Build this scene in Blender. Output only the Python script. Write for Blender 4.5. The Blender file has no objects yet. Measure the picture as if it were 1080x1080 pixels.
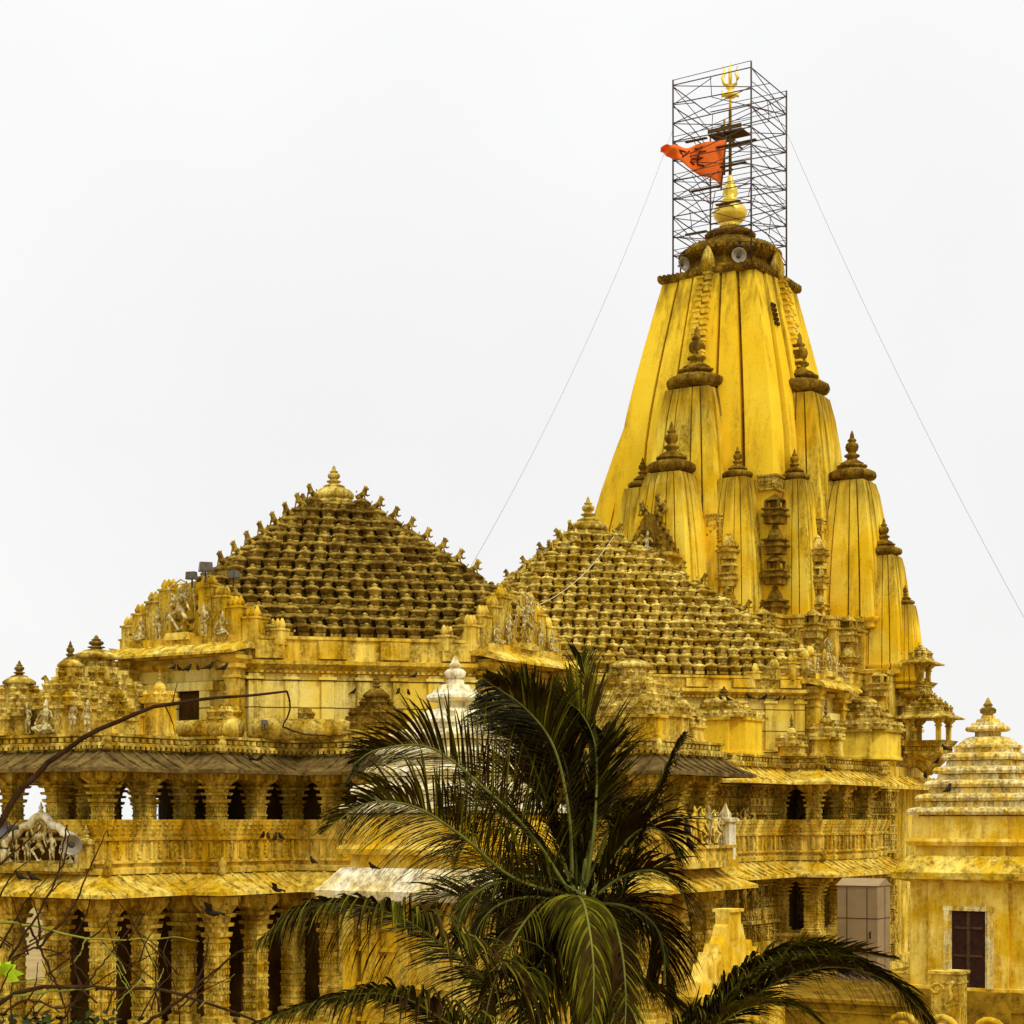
import bpy, bmesh, math, random
from mathutils import Vector, Matrix
R = math.radians
PI = math.pi
rnd = random.Random(7)

# ------------------------------------------------------------------ camera, sky, sun
S = bpy.context.scene
COL = S.collection
ZC = 10.0            # the photographer stands on a roof ten metres up
F = 1940.0           # focal length in pixels of the 1080 px photograph
HOR = 865.0          # horizon row of the photograph
cam = bpy.data.cameras.new('camera')
cam.sensor_width = 36.0
cam.lens = 36.0 * F / 1080.0
cam.shift_y = (HOR - 540.0) / 1080.0
cam.clip_end = 3000
camo = bpy.data.objects.new('camera', cam)
camo.location = (0, 0, ZC)
camo.rotation_euler = (R(90), 0, 0)
COL.objects.link(camo)
S.camera = camo

w = bpy.data.worlds.new('World')
S.world = w
w.use_nodes = True
nt = w.node_tree
bg = nt.nodes['Background']
tc = nt.nodes.new('ShaderNodeTexCoord')
sx = nt.nodes.new('ShaderNodeSeparateXYZ')
nt.links.new(tc.outputs['Generated'], sx.inputs[0])
rp = nt.nodes.new('ShaderNodeValToRGB')      # overcast sky: bright at the zenith, paler near the horizon
e = rp.color_ramp.elements
e[0].position = 0.0; e[0].color = (0.93, 0.93, 0.92, 1)
e[1].position = 1.0; e[1].color = (1.0, 1.0, 1.0, 1)
m_ = e.new(0.2); m_.color = (0.905, 0.908, 0.905, 1)
m_ = e.new(0.42); m_.color = (0.96, 0.962, 0.965, 1)
nt.links.new(sx.outputs[2], rp.inputs[0])
nz = nt.nodes.new('ShaderNodeTexNoise'); nz.inputs['Scale'].default_value = 3.0
nz.inputs['Detail'].default_value = 4
nt.links.new(tc.outputs['Generated'], nz.inputs['Vector'])
mr = nt.nodes.new('ShaderNodeMapRange')
mr.inputs['From Min'].default_value = 0.3; mr.inputs['From Max'].default_value = 0.7
mr.inputs['To Min'].default_value = 0.97; mr.inputs['To Max'].default_value = 1.035
nt.links.new(nz.outputs['Fac'], mr.inputs['Value'])
z2 = nt.nodes.new('ShaderNodeMapRange')
z2.inputs['From Min'].default_value = 0.42; z2.inputs['From Max'].default_value = 1.0
z2.inputs['To Min'].default_value = 1.0; z2.inputs['To Max'].default_value = 1.9
nt.links.new(sx.outputs[2], z2.inputs['Value'])
mu = nt.nodes.new('ShaderNodeMath'); mu.operation = 'MULTIPLY'
nt.links.new(mr.outputs[0], mu.inputs[0]); nt.links.new(z2.outputs[0], mu.inputs[1])
nt.links.new(rp.outputs[0], bg.inputs['Color'])
nt.links.new(mu.outputs[0], bg.inputs['Strength'])

sun = bpy.data.lights.new('sun', 'SUN')
sun.energy = 1.5
sun.angle = R(10)
sun.color = (1.0, 0.94, 0.84)
suno = bpy.data.objects.new('sun', sun)
suno.rotation_euler = (R(46), 0, R(38))
COL.objects.link(suno)
S.view_settings.view_transform = 'Standard'
S.view_settings.look = 'None'
S.view_settings.exposure = 0.0
S.view_settings.gamma = 1.0

def P(px, py, Y):
    """point of the place seen at a pixel of the photograph, Y metres away"""
    return Vector(((px - 540.0) / F * Y, Y, ZC + (HOR - py) / F * Y))

# ------------------------------------------------------------------ materials
def stone(name, c1, c2, dirt, amt=0.5, scale=0.6, bump=0.25, rough=0.85, courses=0.0, fine=9.0, streak=True, drip=0.0):
    m = bpy.data.materials.new(name); m.use_nodes = True
    n = m.node_tree.nodes; l = m.node_tree.links
    b = n['Principled BSDF']; b.inputs['Roughness'].default_value = rough
    b.inputs['Specular IOR Level'].default_value = 0.03
    g = n.new('ShaderNodeNewGeometry')
    def noise(sc, det=5, stretch=None, ro=0.6):
        t = n.new('ShaderNodeTexNoise'); t.inputs['Scale'].default_value = sc
        t.inputs['Detail'].default_value = det; t.inputs['Roughness'].default_value = ro
        if stretch:
            mp = n.new('ShaderNodeMapping'); mp.inputs['Scale'].default_value = stretch
            l.new(g.outputs['Position'], mp.inputs['Vector']); l.new(mp.outputs[0], t.inputs['Vector'])
        else:
            l.new(g.outputs['Position'], t.inputs['Vector'])
        return t
    def ramp(src, a, bb):
        r = n.new('ShaderNodeMapRange'); r.inputs['From Min'].default_value = a; r.inputs['From Max'].default_value = bb
        l.new(src, r.inputs['Value']); return r.outputs[0]
    def mix(f, a, bb):
        x = n.new('ShaderNodeMix'); x.data_type = 'RGBA'
        if hasattr(f, 'links'): l.new(f, x.inputs[0])
        else: x.inputs[0].default_value = f
        for s, i in ((a, 6), (bb, 7)):
            if hasattr(s, 'links'): l.new(s, x.inputs[i])
            else: x.inputs[i].default_value = (*s, 1)
        return x.outputs[2]
    n1 = noise(scale)
    base = mix(ramp(n1.outputs['Fac'], 0.40, 0.60), c1, c2)
    n2 = noise(scale * 2.7, 8, (1, 1, 0.16) if streak else None, 0.7)
    lo = 0.66 - 0.28 * amt
    d = ramp(n2.outputs['Fac'], lo, lo + 0.16)
    n3 = noise(fine, 6)
    mm = n.new('ShaderNodeMath'); mm.operation = 'MULTIPLY'
    l.new(d, mm.inputs[0]); l.new(ramp(n3.outputs['Fac'], 0.2, 0.62), mm.inputs[1])
    m3 = n.new('ShaderNodeMath'); m3.operation = 'MULTIPLY'; m3.inputs[1].default_value = 0.85
    l.new(mm.outputs[0], m3.inputs[0])
    col = mix(m3.outputs[0], base, dirt)
    n4 = noise(fine * 2.2, 3)
    col = mix(ramp(n4.outputs['Fac'], 0.62, 0.74), col, tuple(x * 0.45 for x in c1))
    if drip:
        # run-off stains that start at the top of each turret and fade in ragged streaks
        tcn = n.new('ShaderNodeTexCoord'); sp2 = n.new('ShaderNodeSeparateXYZ'); l.new(tcn.outputs['Generated'], sp2.inputs[0])
        n5 = noise(2.6, 6, (1, 1, 0.10), 0.65)
        ad = n.new('ShaderNodeMath'); ad.operation = 'MULTIPLY_ADD'; ad.inputs[1].default_value = 0.75
        l.new(n5.outputs['Fac'], ad.inputs[0]); l.new(sp2.outputs[2], ad.inputs[2])
        col = mix(ramp(ad.outputs[0], 1.45 - drip, 1.52), col, (0.15, 0.08, 0.010))
    if courses:
        sp = n.new('ShaderNodeSeparateXYZ'); l.new(g.outputs['Position'], sp.inputs[0])
        md = n.new('ShaderNodeMath'); md.operation = 'PINGPONG'; md.inputs[1].default_value = courses / 2
        l.new(sp.outputs[2], md.inputs[0])
        col = mix(ramp(md.outputs[0], 0.03, 0.012), col, tuple(x * 0.5 for x in dirt))
    l.new(col, b.inputs['Base Color'])
    if bump:
        bp = n.new('ShaderNodeBump'); bp.inputs['Strength'].default_value = bump; bp.inputs['Distance'].default_value = 0.06
        l.new(n3.outputs['Fac'], bp.inputs['Height']); l.new(bp.outputs[0], b.inputs['Normal'])
    return m
def plain(name, c, rough=0.6, metal=0.0, var=0.25, scale=6.0):
    m = bpy.data.materials.new(name); m.use_nodes = True
    n = m.node_tree.nodes; l = m.node_tree.links; b = n['Principled BSDF']
    b.inputs['Roughness'].default_value = rough; b.inputs['Metallic'].default_value = metal
    if not metal: b.inputs['Specular IOR Level'].default_value = 0.04
    g = n.new('ShaderNodeNewGeometry'); t = n.new('ShaderNodeTexNoise'); t.inputs['Scale'].default_value = scale
    t.inputs['Detail'].default_value = 5
    l.new(g.outputs['Position'], t.inputs['Vector'])
    r = n.new('ShaderNodeMapRange'); r.inputs['From Min'].default_value = 0.3; r.inputs['From Max'].default_value = 0.7
    l.new(t.outputs['Fac'], r.inputs['Value'])
    x = n.new('ShaderNodeMix'); x.data_type = 'RGBA'
    x.inputs[6].default_value = (*[k * (1 - var) for k in c], 1); x.inputs[7].default_value = (*[min(1, k * (1 + var)) for k in c], 1)
    l.new(r.outputs[0], x.inputs[0]); l.new(x.outputs[2], b.inputs['Base Color'])
    return m

GOLD = (0.84, 0.53, 0.018); PALE = (0.84, 0.66, 0.20)
BROWN = (0.13, 0.062, 0.008); DARK = (0.055, 0.024, 0.004)
M = {}
M['spire'] = stone('painted_spire_stone', GOLD, (0.88, 0.60, 0.035), (0.36, 0.20, 0.015), 0.6, 0.22, 0.15, fine=5, drip=0.20)
M['subspire'] = stone('painted_turret_stone', (0.78, 0.48, 0.010), (0.90, 0.66, 0.07), (0.15, 0.07, 0.006), 0.68, 0.4, 0.15, fine=5, drip=0.42)
M['wall'] = stone('yellow_wall_stone', (0.68, 0.40, 0.012), (0.90, 0.66, 0.11), (0.10, 0.048, 0.005), 0.95, 0.7, 0.4)
M['block'] = stone('coursed_pale_stone', (0.80, 0.56, 0.06), (0.92, 0.76, 0.22), (0.20, 0.11, 0.01), 0.75, 0.4, 0.2, courses=0.92)
M['trim'] = stone('carved_trim_stone', (0.48, 0.28, 0.010), (0.88, 0.65, 0.12), (0.08, 0.036, 0.004), 1.05, 1.1, 0.6)
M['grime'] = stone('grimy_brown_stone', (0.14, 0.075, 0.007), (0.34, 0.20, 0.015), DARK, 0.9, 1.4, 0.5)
M['bell1'] = stone('weathered_roof_stone', (0.15, 0.085, 0.009), (0.50, 0.34, 0.055), DARK, 0.9, 1.6, 0.4)
M['bell2'] = stone('yellow_roof_stone', (0.38, 0.23, 0.010), (0.88, 0.67, 0.15), (0.09, 0.042, 0.004), 0.95, 1.3, 0.4)
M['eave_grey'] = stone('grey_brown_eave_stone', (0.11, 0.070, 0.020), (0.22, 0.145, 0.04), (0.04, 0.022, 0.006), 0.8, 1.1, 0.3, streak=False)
M['eave'] = stone('golden_eave_stone', (0.70, 0.43, 0.014), (0.92, 0.70, 0.13), (0.12, 0.058, 0.006), 0.85, 1.1, 0.3, streak=False)
M['column'] = stone('column_stone', (0.52, 0.31, 0.010), (0.88, 0.64, 0.10), (0.08, 0.036, 0.004), 0.9, 1.4, 0.5)
M['inner'] = stone('shade_darkened_stone', (0.050, 0.024, 0.003), (0.09, 0.045, 0.005), (0.02, 0.009, 0.002), 0.6, 0.9, 0.2)  # colour darkened to paint in the dimness of interiors and openings
M['statue'] = stone('pale_statue_stone', (0.56, 0.40, 0.09), (0.90, 0.77, 0.36), DARK, 1.05, 3.0, 0.4, fine=14, streak=False)
M['lion'] = stone('weathered_lion_stone', (0.20, 0.12, 0.012), (0.56, 0.38, 0.05), DARK, 0.9, 2.5, 0.3)
M['cream'] = stone('cream_dome_paint', (0.86, 0.72, 0.32), (0.94, 0.88, 0.62), (0.22, 0.12, 0.015), 0.85, 1.5, 0.4, fine=12)
M['shrine'] = stone('blotchy_yellow_plaster', (0.74, 0.45, 0.014), (0.92, 0.69, 0.13), (0.38, 0.20, 0.008), 0.8, 1.1, 0.3, fine=7)
M['base'] = stone('brown_plinth_stone', (0.24, 0.13, 0.008), (0.38, 0.22, 0.012), (0.07, 0.032, 0.004), 0.7, 1.0, 0.2, streak=False)
M['grey'] = stone('bare_grey_stone', (0.34, 0.27, 0.14), (0.60, 0.50, 0.28), BROWN, 0.7, 1.4, 0.3)
M['gold'] = plain('polished_gold', (0.95, 0.66, 0.08), 0.35, 0.6, 0.1)
M['steel'] = plain('rusty_steel_tube', (0.06, 0.035, 0.02), 0.6, 0.3, 0.4)
M['plank'] = plain('weathered_planks', (0.10, 0.06, 0.02), 0.8)
M['flag'] = plain('orange_cloth', (0.88, 0.17, 0.025), 0.8, 0, 0.12, 1.5)
M['mark'] = plain('dark_red_paint', (0.16, 0.03, 0.01), 0.8)
M['wire'] = plain('grey_wire', (0.30, 0.28, 0.26), 0.6)
M['rope'] = plain('white_rope', (0.6, 0.54, 0.36), 0.8)
M['horn'] = plain('grey_metal_horn', (0.24, 0.20, 0.12), 0.45, 0.2)
M['hornin'] = plain('dark_horn_throat', (0.07, 0.06, 0.05), 0.5)
M['cabin'] = plain('dull_cabin_sheet', (0.32, 0.225, 0.11), 0.6, 0, 0.15, 1.2)
M['doorbar'] = plain('dark_door_rail', (0.075, 0.038, 0.016), 0.6, 0, 0.3)
M['door'] = plain('dark_door_wood', (0.035, 0.014, 0.008), 0.5, 0, 0.3)
M['bird'] = plain('dark_feathers', (0.026, 0.016, 0.008), 0.7, 0, 0.4, 12)
M['birdpale'] = plain('pale_feathers', (0.6, 0.55, 0.45), 0.7)
M['bark'] = plain('bare_branch_bark', (0.042, 0.020, 0.007), 0.9, 0, 0.5, 9)
M['barkgreen'] = plain('green_branch_bark', (0.22, 0.22, 0.03), 0.8, 0, 0.35, 9)
M['trunk'] = plain('palm_trunk_bark', (0.09, 0.06, 0.03), 0.95, 0, 0.4, 8)
M['leaf'] = plain('palm_green_leaf', (0.046, 0.040, 0.0015), 0.85, 0, 0.65, 1.6)
M['leafolive'] = plain('palm_olive_leaf', (0.135, 0.118, 0.005), 0.8, 0, 0.4, 2.0)
M['leafdead'] = plain('palm_dry_leaf', (0.034, 0.016, 0.003), 0.85, 0, 0.6, 3)
M['rachis'] = plain('palm_frond_rib', (0.17, 0.17, 0.03), 0.5, 0, 0.3, 3)
M['lime'] = plain('lime_green_leaf', (0.42, 0.58, 0.02), 0.5, 0, 0.2, 8)
M['bush'] = plain('dark_bush_leaf', (0.025, 0.032, 0.006), 0.7, 0, 0.5, 4)
M['ground'] = stone('dusty_ground', (0.30, 0.20, 0.07), (0.36, 0.26, 0.10), (0.16, 0.1, 0.04), 0.5, 0.1, 0.3, streak=False)
M['lamp'] = plain('lamp_housing', (0.12, 0.11, 0.10), 0.4, 0.5)
M['glass'] = plain('lamp_glass', (0.12, 0.10, 0.07), 0.3)

# ------------------------------------------------------------------ mesh helper
class MB:
    def __init__(s): s.v = []; s.f = []; s.s = []; s.m = []; s.mi = 0
    def add(s, vs, fs, smooth=False, X=None):
        o = len(s.v)
        s.v += [tuple(X @ Vector(p)) if X is not None else tuple(p) for p in vs]
        for f in fs:
            s.f.append([o + i for i in f]); s.s.append(smooth); s.m.append(s.mi)
    def box(s, c, d, rz=0, t=1.0, X=None):
        hx, hy, hz = d[0] / 2, d[1] / 2, d[2] / 2
        vs = []
        cs, sn = math.cos(rz), math.sin(rz)
        for z, k in ((-hz, 1), (hz, t)):
            for x, y in ((-hx, -hy), (hx, -hy), (hx, hy), (-hx, hy)):
                x *= k; y *= k
                vs.append((c[0] + x * cs - y * sn, c[1] + x * sn + y * cs, c[2] + z))
        s.add(vs, [(3, 2, 1, 0), (4, 5, 6, 7), (0, 1, 5, 4), (1, 2, 6, 5), (2, 3, 7, 6), (3, 0, 4, 7)], False, X)
    def loft(s, rings, c0=True, c1=True, smooth=False, X=None):
        n = len(rings[0]); vs = [p for r in rings for p in r]; fs = []
        for i in range(len(rings) - 1):
            for j in range(n):
                k = (j + 1) % n
                fs.append((i * n + j, i * n + k, (i + 1) * n + k, (i + 1) * n + j))
        if c0: fs.append(tuple(range(n - 1, -1, -1)))
        if c1: fs.append(tuple(range((len(rings) - 1) * n, len(rings) * n)))
        s.add(vs, fs, smooth, X)
    def lathe(s, prof, c=(0, 0, 0), n=12, smooth=True, lobes=0, amp=0.0, rot=0.0, X=None):
        rings = []
        for r, z in prof:
            ring = []
            for i in range(n):
                a = rot + 2 * PI * i / n
                rr = r * (1 - (amp * (i % 2) if lobes else 0))
                ring.append((c[0] + rr * math.cos(a), c[1] + rr * math.sin(a), c[2] + z))
            rings.append(ring)
        s.loft(rings, True, True, smooth, X)
    def mould(s, poly, prof, c0=True, c1=True):
        s.loft([[(x, y, z) for x, y in offset(poly, o)] for z, o in prof], c0, c1)
    def tube(s, pts, rad, n=6, smooth=True):
        pts = [Vector(p) for p in pts]; rings = []
        if not hasattr(rad, '__len__'): rad = [rad] * len(pts)
        up = Vector((0.013, 0.027, 1))
        for i, p in enumerate(pts):
            t = (pts[min(i + 1, len(pts) - 1)] - pts[max(i - 1, 0)]).normalized()
            a = t.cross(up)
            if a.length < 0.05: a = t.cross(Vector((1, 0.1, 0)))
            a.normalize(); b = t.cross(a)
            rings.append([p + (a * math.cos(2 * PI * k / n) + b * math.sin(2 * PI * k / n)) * rad[i] for k in range(n)])
        s.loft(rings, True, True, smooth)
    def ell(s, c, r, nu=8, nv=6, X=None):
        prof = [(math.sin(PI * i / nv), -math.cos(PI * i / nv)) for i in range(nv + 1)]
        rings = [[(c[0] + r[0] * max(q, 0.02) * math.cos(2 * PI * k / nu), c[1] + r[1] * max(q, 0.02) * math.sin(2 * PI * k / nu), c[2] + r[2] * z)
                  for k in range(nu)] for q, z in prof]
        s.loft(rings, True, True, True, X)
    def mesh(s, name, mats):
        me = bpy.data.meshes.new(name)
        me.from_pydata(s.v, [], s.f)
        for mt in (mats if isinstance(mats, (list, tuple)) else [mats]): me.materials.append(mt)
        me.polygons.foreach_set('use_smooth', s.s); me.polygons.foreach_set('material_index', s.m)
        me.update()
        return me
    def build(s, name, mats, parent=None, loc=(0, 0, 0), rz=0):
        return inst(name, s.mesh(name, mats), parent, loc, rz)
def inst(name, me, parent=None, loc=(0, 0, 0), rz=0, sc=1.0, rot=None):
    o = bpy.data.objects.new(name, me); COL.objects.link(o)
    o.location = loc; o.rotation_euler = rot if rot else (0, 0, rz)
    o.scale = sc if hasattr(sc, '__len__') else (sc, sc, sc)
    if parent: o.parent = parent
    return o
def empty(name, loc=(0, 0, 0), rz=0):
    o = bpy.data.objects.new(name, None); COL.objects.link(o); o.location = loc; o.rotation_euler = (0, 0, rz)
    o.empty_display_size = 0.3
    return o
def tag(o, label, cat, group=None):
    o['label'] = label; o['category'] = cat
    if group: o['group'] = group
    return o
def stuff(o): o['kind'] = 'stuff'; return o
def offset(poly, d):
    if abs(d) < 1e-9: return list(poly)
    n = len(poly); out = []
    for i in range(n):
        a, b, c = Vector(poly[i - 1]), Vector(poly[i]), Vector(poly[(i + 1) % n])
        e1 = (b - a).normalized(); e2 = (c - b).normalized()
        n1 = Vector((e1.y, -e1.x)); n2 = Vector((e2.y, -e2.x))
        k = (n1 + n2); q = 1 + n1.dot(n2)
        out.append(tuple(b + k * (d / q)))
    return out
def octo(cx, cy, c, h):
    return [(cx + x, cy + y) for x, y in ((c, -h), (c, h), (h, c), (-h, c), (-c, h), (-c, -h), (-h, -c), (h, -c))]
def quad4(cx, cy, pts):
    """fourfold footprint from the points of its lower right quarter, listed counterclockwise"""
    out = []
    for k in range(4):
        for x, y in pts:
            for _ in range(k): x, y = -y, x
            out.append((cx + x, cy + y))
    return out
def edges(poly):
    n = len(poly)
    for i in range(n):
        a = Vector(poly[i]); b = Vector(poly[(i + 1) % n]); d = b - a
        yield a, b, d.normalized(), Vector((d.y, -d.x)).normalized(), d.length
VIEW = Vector((math.sin(R(32)) , -math.cos(R(32))))      # towards the camera, in the temple's own frame
def beads(mb, poly, off, z0, z1, step, w, dep, carve=0.0):
    """a running carved band: small blocks along every edge of a footprint"""
    for a, b, d, nn, L in edges(offset(poly, off)):
        if nn.dot(Vector((0.53, -0.85))) < -0.45: continue
        k = max(1, int(L / step))
        for i in range(k):
            c = a + d * (L * (i + 0.5) / k)
            dd = dep * (1 + carve * rnd.uniform(-0.6, 0.8)); hh = (z1 - z0) * (1 - carve * rnd.random() * 0.4)
            c = c + nn * (dd / 2 - 0.02)
            mb.box((c.x, c.y, (z0 + z1) / 2), (w * (1 - carve * 0.3 * rnd.random()), dd, hh), math.atan2(d.y, d.x))
def eave(mb, poly, ztop, zlip, over, rib=0.55, inner=-0.5):
    """sloping stone eave slabs with raised joints"""
    mb.mould(poly, [(ztop, inner), (ztop, 0.0), (ztop - (ztop - zlip) * 0.55, over * 0.5), (zlip + 0.05, over), (zlip - 0.07, over + 0.01), (zlip - 0.06, over - 0.12), (zlip + 0.1, over * 0.4), (zlip + 0.1, inner)], False, False)
    for a, b, d, nn, L in edges(poly):
        if nn.dot(Vector((0.53, -0.85))) < -0.45: continue
        k = max(1, int(L / rib))
        for i in range(k + 1):
            c = a + d * (L * i / k)
            p0 = c; p1 = c + nn * over
            th = math.atan2(d.y, d.x)
            for q in (0.0, 0.5):
                za = ztop - (ztop - zlip) * (0.55 if q else 0); zb = (zlip + 0.05) if q else ztop - (ztop - zlip) * 0.55
                s0 = c + nn * (over * q); s1 = c + nn * (over * (q + 0.5))
                h = d * 0.045
                mb.add([(*(s0 - h), za + .002), (*(s0 + h), za + .002), (*(s1 + h), zb + .002), (*(s1 - h), zb + .002),
                        (*(s0 - h), za + .06), (*(s0 + h), za + .06), (*(s1 + h), zb + .06), (*(s1 - h), zb + .06)],
                       [(3, 2, 1, 0), (4, 5, 6, 7), (0, 1, 5, 4), (1, 2, 6, 5), (2, 3, 7, 6), (3, 0, 4, 7)])

# remeshed bodies: chains of balls (x, y, z, radius) grown into one skin
def blob(name, chains, mat, vox=0.03, smooth=True):
    mb = MB()
    for ch in chains:
        for i, (x, y, z, r) in enumerate(ch):
            mb.ell((x, y, z), (r, r, r), 10, 8)
        if len(ch) > 1: mb.tube([c[:3] for c in ch], [c[3] * 0.98 for c in ch], 10)
    me = mb.mesh(name, mat)
    o = bpy.data.objects.new('tmp', me); COL.objects.link(o)
    md = o.modifiers.new('r', 'REMESH'); md.mode = 'VOXEL'; md.voxel_size = vox; md.use_smooth_shade = smooth
    dg = bpy.context.evaluated_depsgraph_get(); dg.update()
    out = bpy.data.meshes.new_from_object(o.evaluated_get(dg))
    bpy.data.objects.remove(o); bpy.data.meshes.remove(me)
    out.name = name; out.materials.clear(); out.materials.append(mat)
    return out
def figure(pose='stand', side=1):
    s = side
    head = [(0.01 * s, -0.01, .87, .03), (0.02 * s, -.02, .91, .058), (0.02 * s, -.02, .945, .052)]
    crown = [(0.02 * s, -.01, .98, .045), (0.02 * s, 0, 1.03, .03), (0.02 * s, 0, 1.08, .012)]
    nose = [(0.02 * s, -.075, .905, .014), (0.02 * s, -.075, .93, .008)]
    torso = [(-.02 * s, 0, .50, .085), (-.01 * s, 0, .60, .066), (0, 0, .72, .092), (0, 0, .79, .075), (0, 0, .84, .03)]
    sh = [(-.10, 0, .79, .04), (.10, 0, .79, .04)]
    ch = [head, crown, nose, torso, sh]
    if pose == 'stand':
        ch += [[(-.06, 0, .48, .062), (-.07, -.01, .27, .045), (-.07, 0, .05, .03), (-.07, -.08, .02, .026)],
               [(.05, 0, .48, .062), (.08 * 1, -.02, .27, .045), (.09, 0, .05, .03), (.10, -.08, .02, .026)],
               [(-.12 * s, 0, .78, .038), (-.18 * s, 0, .62, .028), (-.13 * s, -.07, .50, .022), (-.12 * s, -.09, .46, .025)],
               [(.12 * s, 0, .78, .038), (.2 * s, -.02, .66, .028), (.17 * s, -.09, .80, .022), (.16 * s, -.1, .86, .025)],
               [(-.12, -.02, .46, .03), (.12, -.02, .44, .03)]]
    elif pose == 'dance':
        ch += [[(-.07 * s, 0, .48, .065), (-.22 * s, -.08, .36, .048), (-.06 * s, -.04, .14, .032), (.04 * s, -.1, .06, .028)],
               [(.06 * s, 0, .48, .065), (.20 * s, -.06, .32, .048), (.04 * s, 0, .10, .032), (-.06 * s, -.08, .03, .028)],
               [(-.12, 0, .78, .038), (-.24, -.03, .70, .028), (-.20, -.08, .86, .022)],
               [(.12, 0, .78, .038), (.25, -.03, .72, .028), (.30, -.06, .88, .022)],
               [(-.12, .02, .78, .034), (-.27, 0, .84, .026), (-.33, -.02, 1.0, .02)],
               [(.12, .02, .78, .034), (.22, 0, .92, .026), (.20, -.02, 1.08, .02)],
               [(-.12, 0, .76, .034), (-.22, -.05, .58, .026), (-.06, -.12, .60, .02)],
               [(.12, 0, .76, .034), (.26, -.05, .56, .026), (.34, -.08, .46, .02)],
               [(-.36, .02, .1, .02), (-.4, .02, .5, .02), (-.34, .02, .95, .02), (0, .03, 1.14, .022), (.34, .02, .95, .02), (.4, .02, .5, .02), (.36, .02, .1, .02)]]
    else:  # seated
        ch = [[(x, y, z - .34, r) for x, y, z, r in c] for c in ch]
        ch += [[(-.06, 0, .14, .07), (-.24, -.12, .10, .05), (-.02, -.2, .05, .035)],
               [(.06, 0, .14, .07), (.24, -.12, .10, .05), (.04, -.2, .04, .035)],
               [(-.12, 0, .44, .038), (-.22, -.04, .28, .028), (-.16, -.16, .18, .022)],
               [(.12, 0, .44, .038), (.22, -.04, .34, .028), (.2, -.12, .48, .022)],
               [(0, 0, .04, .1), (-.2, 0, .04, .05), (.2, 0, .04, .05)]]
    return ch
FIG = {}
FIG['stand'] = blob('statue', figure('stand', 1), M['statue'], 0.022)
FIG['stand2'] = blob('statue', figure('stand', -1), M['statue'], 0.022)
FIG['dance'] = blob('statue', figure('dance', 1), M['statue'], 0.02)
FIG['dance2'] = blob('statue', figure('dance', -1), M['statue'], 0.02)
FIG['seat'] = blob('statue', figure('seat', 1), M['statue'], 0.022)
RELF = {}; YEL = {}
for k_ in FIG:
    YEL[k_] = FIG[k_].copy(); YEL[k_].materials.clear(); YEL[k_].materials.append(M['block'])
for k_ in FIG:
    RELF[k_] = FIG[k_].copy(); RELF[k_].materials.clear(); RELF[k_].materials.append(M['trim'])
def lionchains():
    return [[(0, .30, .26, .15), (0, .1, .33, .15), (0, -.10, .42, .17), (0, -.18, .58, .15)],
            [(0, -.24, .70, .135), (0, -.34, .67, .09), (0, -.42, .63, .06)],
            [(-.09, -.2, .83, .035), (-.1, -.2, .87, .02)], [(.09, -.2, .83, .035), (.1, -.2, .87, .02)],
            [(-.1, -.14, .42, .08), (-.11, -.24, .2, .05), (-.11, -.26, .04, .045), (-.11, -.33, .03, .04)],
            [(.1, -.14, .42, .08), (.11, -.28, .28, .05), (.11, -.42, .32, .045)],
            [(-.13, .26, .22, .12), (-.15, .06, .12, .07), (-.15, -.04, .04, .045)],
            [(.13, .26, .22, .12), (.15, .06, .12, .07), (.15, -.04, .04, .045)],
            [(0, .4, .2, .05), (0, .52, .34, .035), (0, .46, .52, .03), (0, .40, .6, .045)]]
LION = blob('lion_statue', lionchains(), M['lion'], 0.035)
def birdchains():
    return [[(0, .06, .10, .06), (0, -.02, .13, .075), (0, -.08, .19, .05), (0, -.10, .24, .042)],
            [(0, -.15, .235, .012)], [(0, .1, .09, .045), (0, .2, .06, .03), (0, .28, .045, .02)],
            [(-.025, -.01, .05, .014), (-.025, -.02, .0, .01)], [(.025, -.01, .05, .014), (.025, -.02, .0, .01)]]
BIRD = blob('pigeon', birdchains(), M['bird'], 0.014)

def kalash(mb, c, h, r, n=14):
    """stacked ring, pot and tip"""
    p = [(r * 1.0, 0), (r * 1.0, h * .07), (r * .72, h * .12), (r * .45, h * .17), (r * .42, h * .22), (r * .66, h * .26), (r * .66, h * .30), (r * .36, h * .35), (r * .34, h * .39),
         (r * .5, h * .44), (r * .58, h * .53), (r * .5, h * .62), (r * .26, h * .67), (r * .38, h * .70), (r * .38, h * .73), (r * .2, h * .78), (r * .17, h * .88), (r * .03, h)]
    mb.lathe(p, c, n)
def bell(mb, c, s, rz=0, pot=True):
    """a bell-shaped roof boss on its small square block"""
    x, y, z = c
    mb.box((x, y, z + .09 * s), (.46 * s, .46 * s, .18 * s), rz)
    mb.lathe([(.17 * s, .18 * s), (.27 * s, .27 * s), (.30 * s, .42 * s), (.36 * s, .47 * s), (.36 * s, .52 * s), (.25 * s, .60 * s), (.12 * s, .66 * s), (.10 * s, .70 * s), (.14 * s, .75 * s), (.03 * s, .86 * s)], (x, y, z), 8, True, rot=rz + PI / 8)
def bellmesh(mat, s=1.0):
    mb = MB(); bell(mb, (0, 0, 0), s); return mb.mesh('roof_bell', mat)

# ================================================================== ground
g = MB()
g.add([(-900, -150, 0), (900, -150, 0), (900, 1500, 0), (-900, 1500, 0)], [(0, 1, 2, 3)])
o = g.build('ground', M['ground']); o['kind'] = 'structure'

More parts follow.
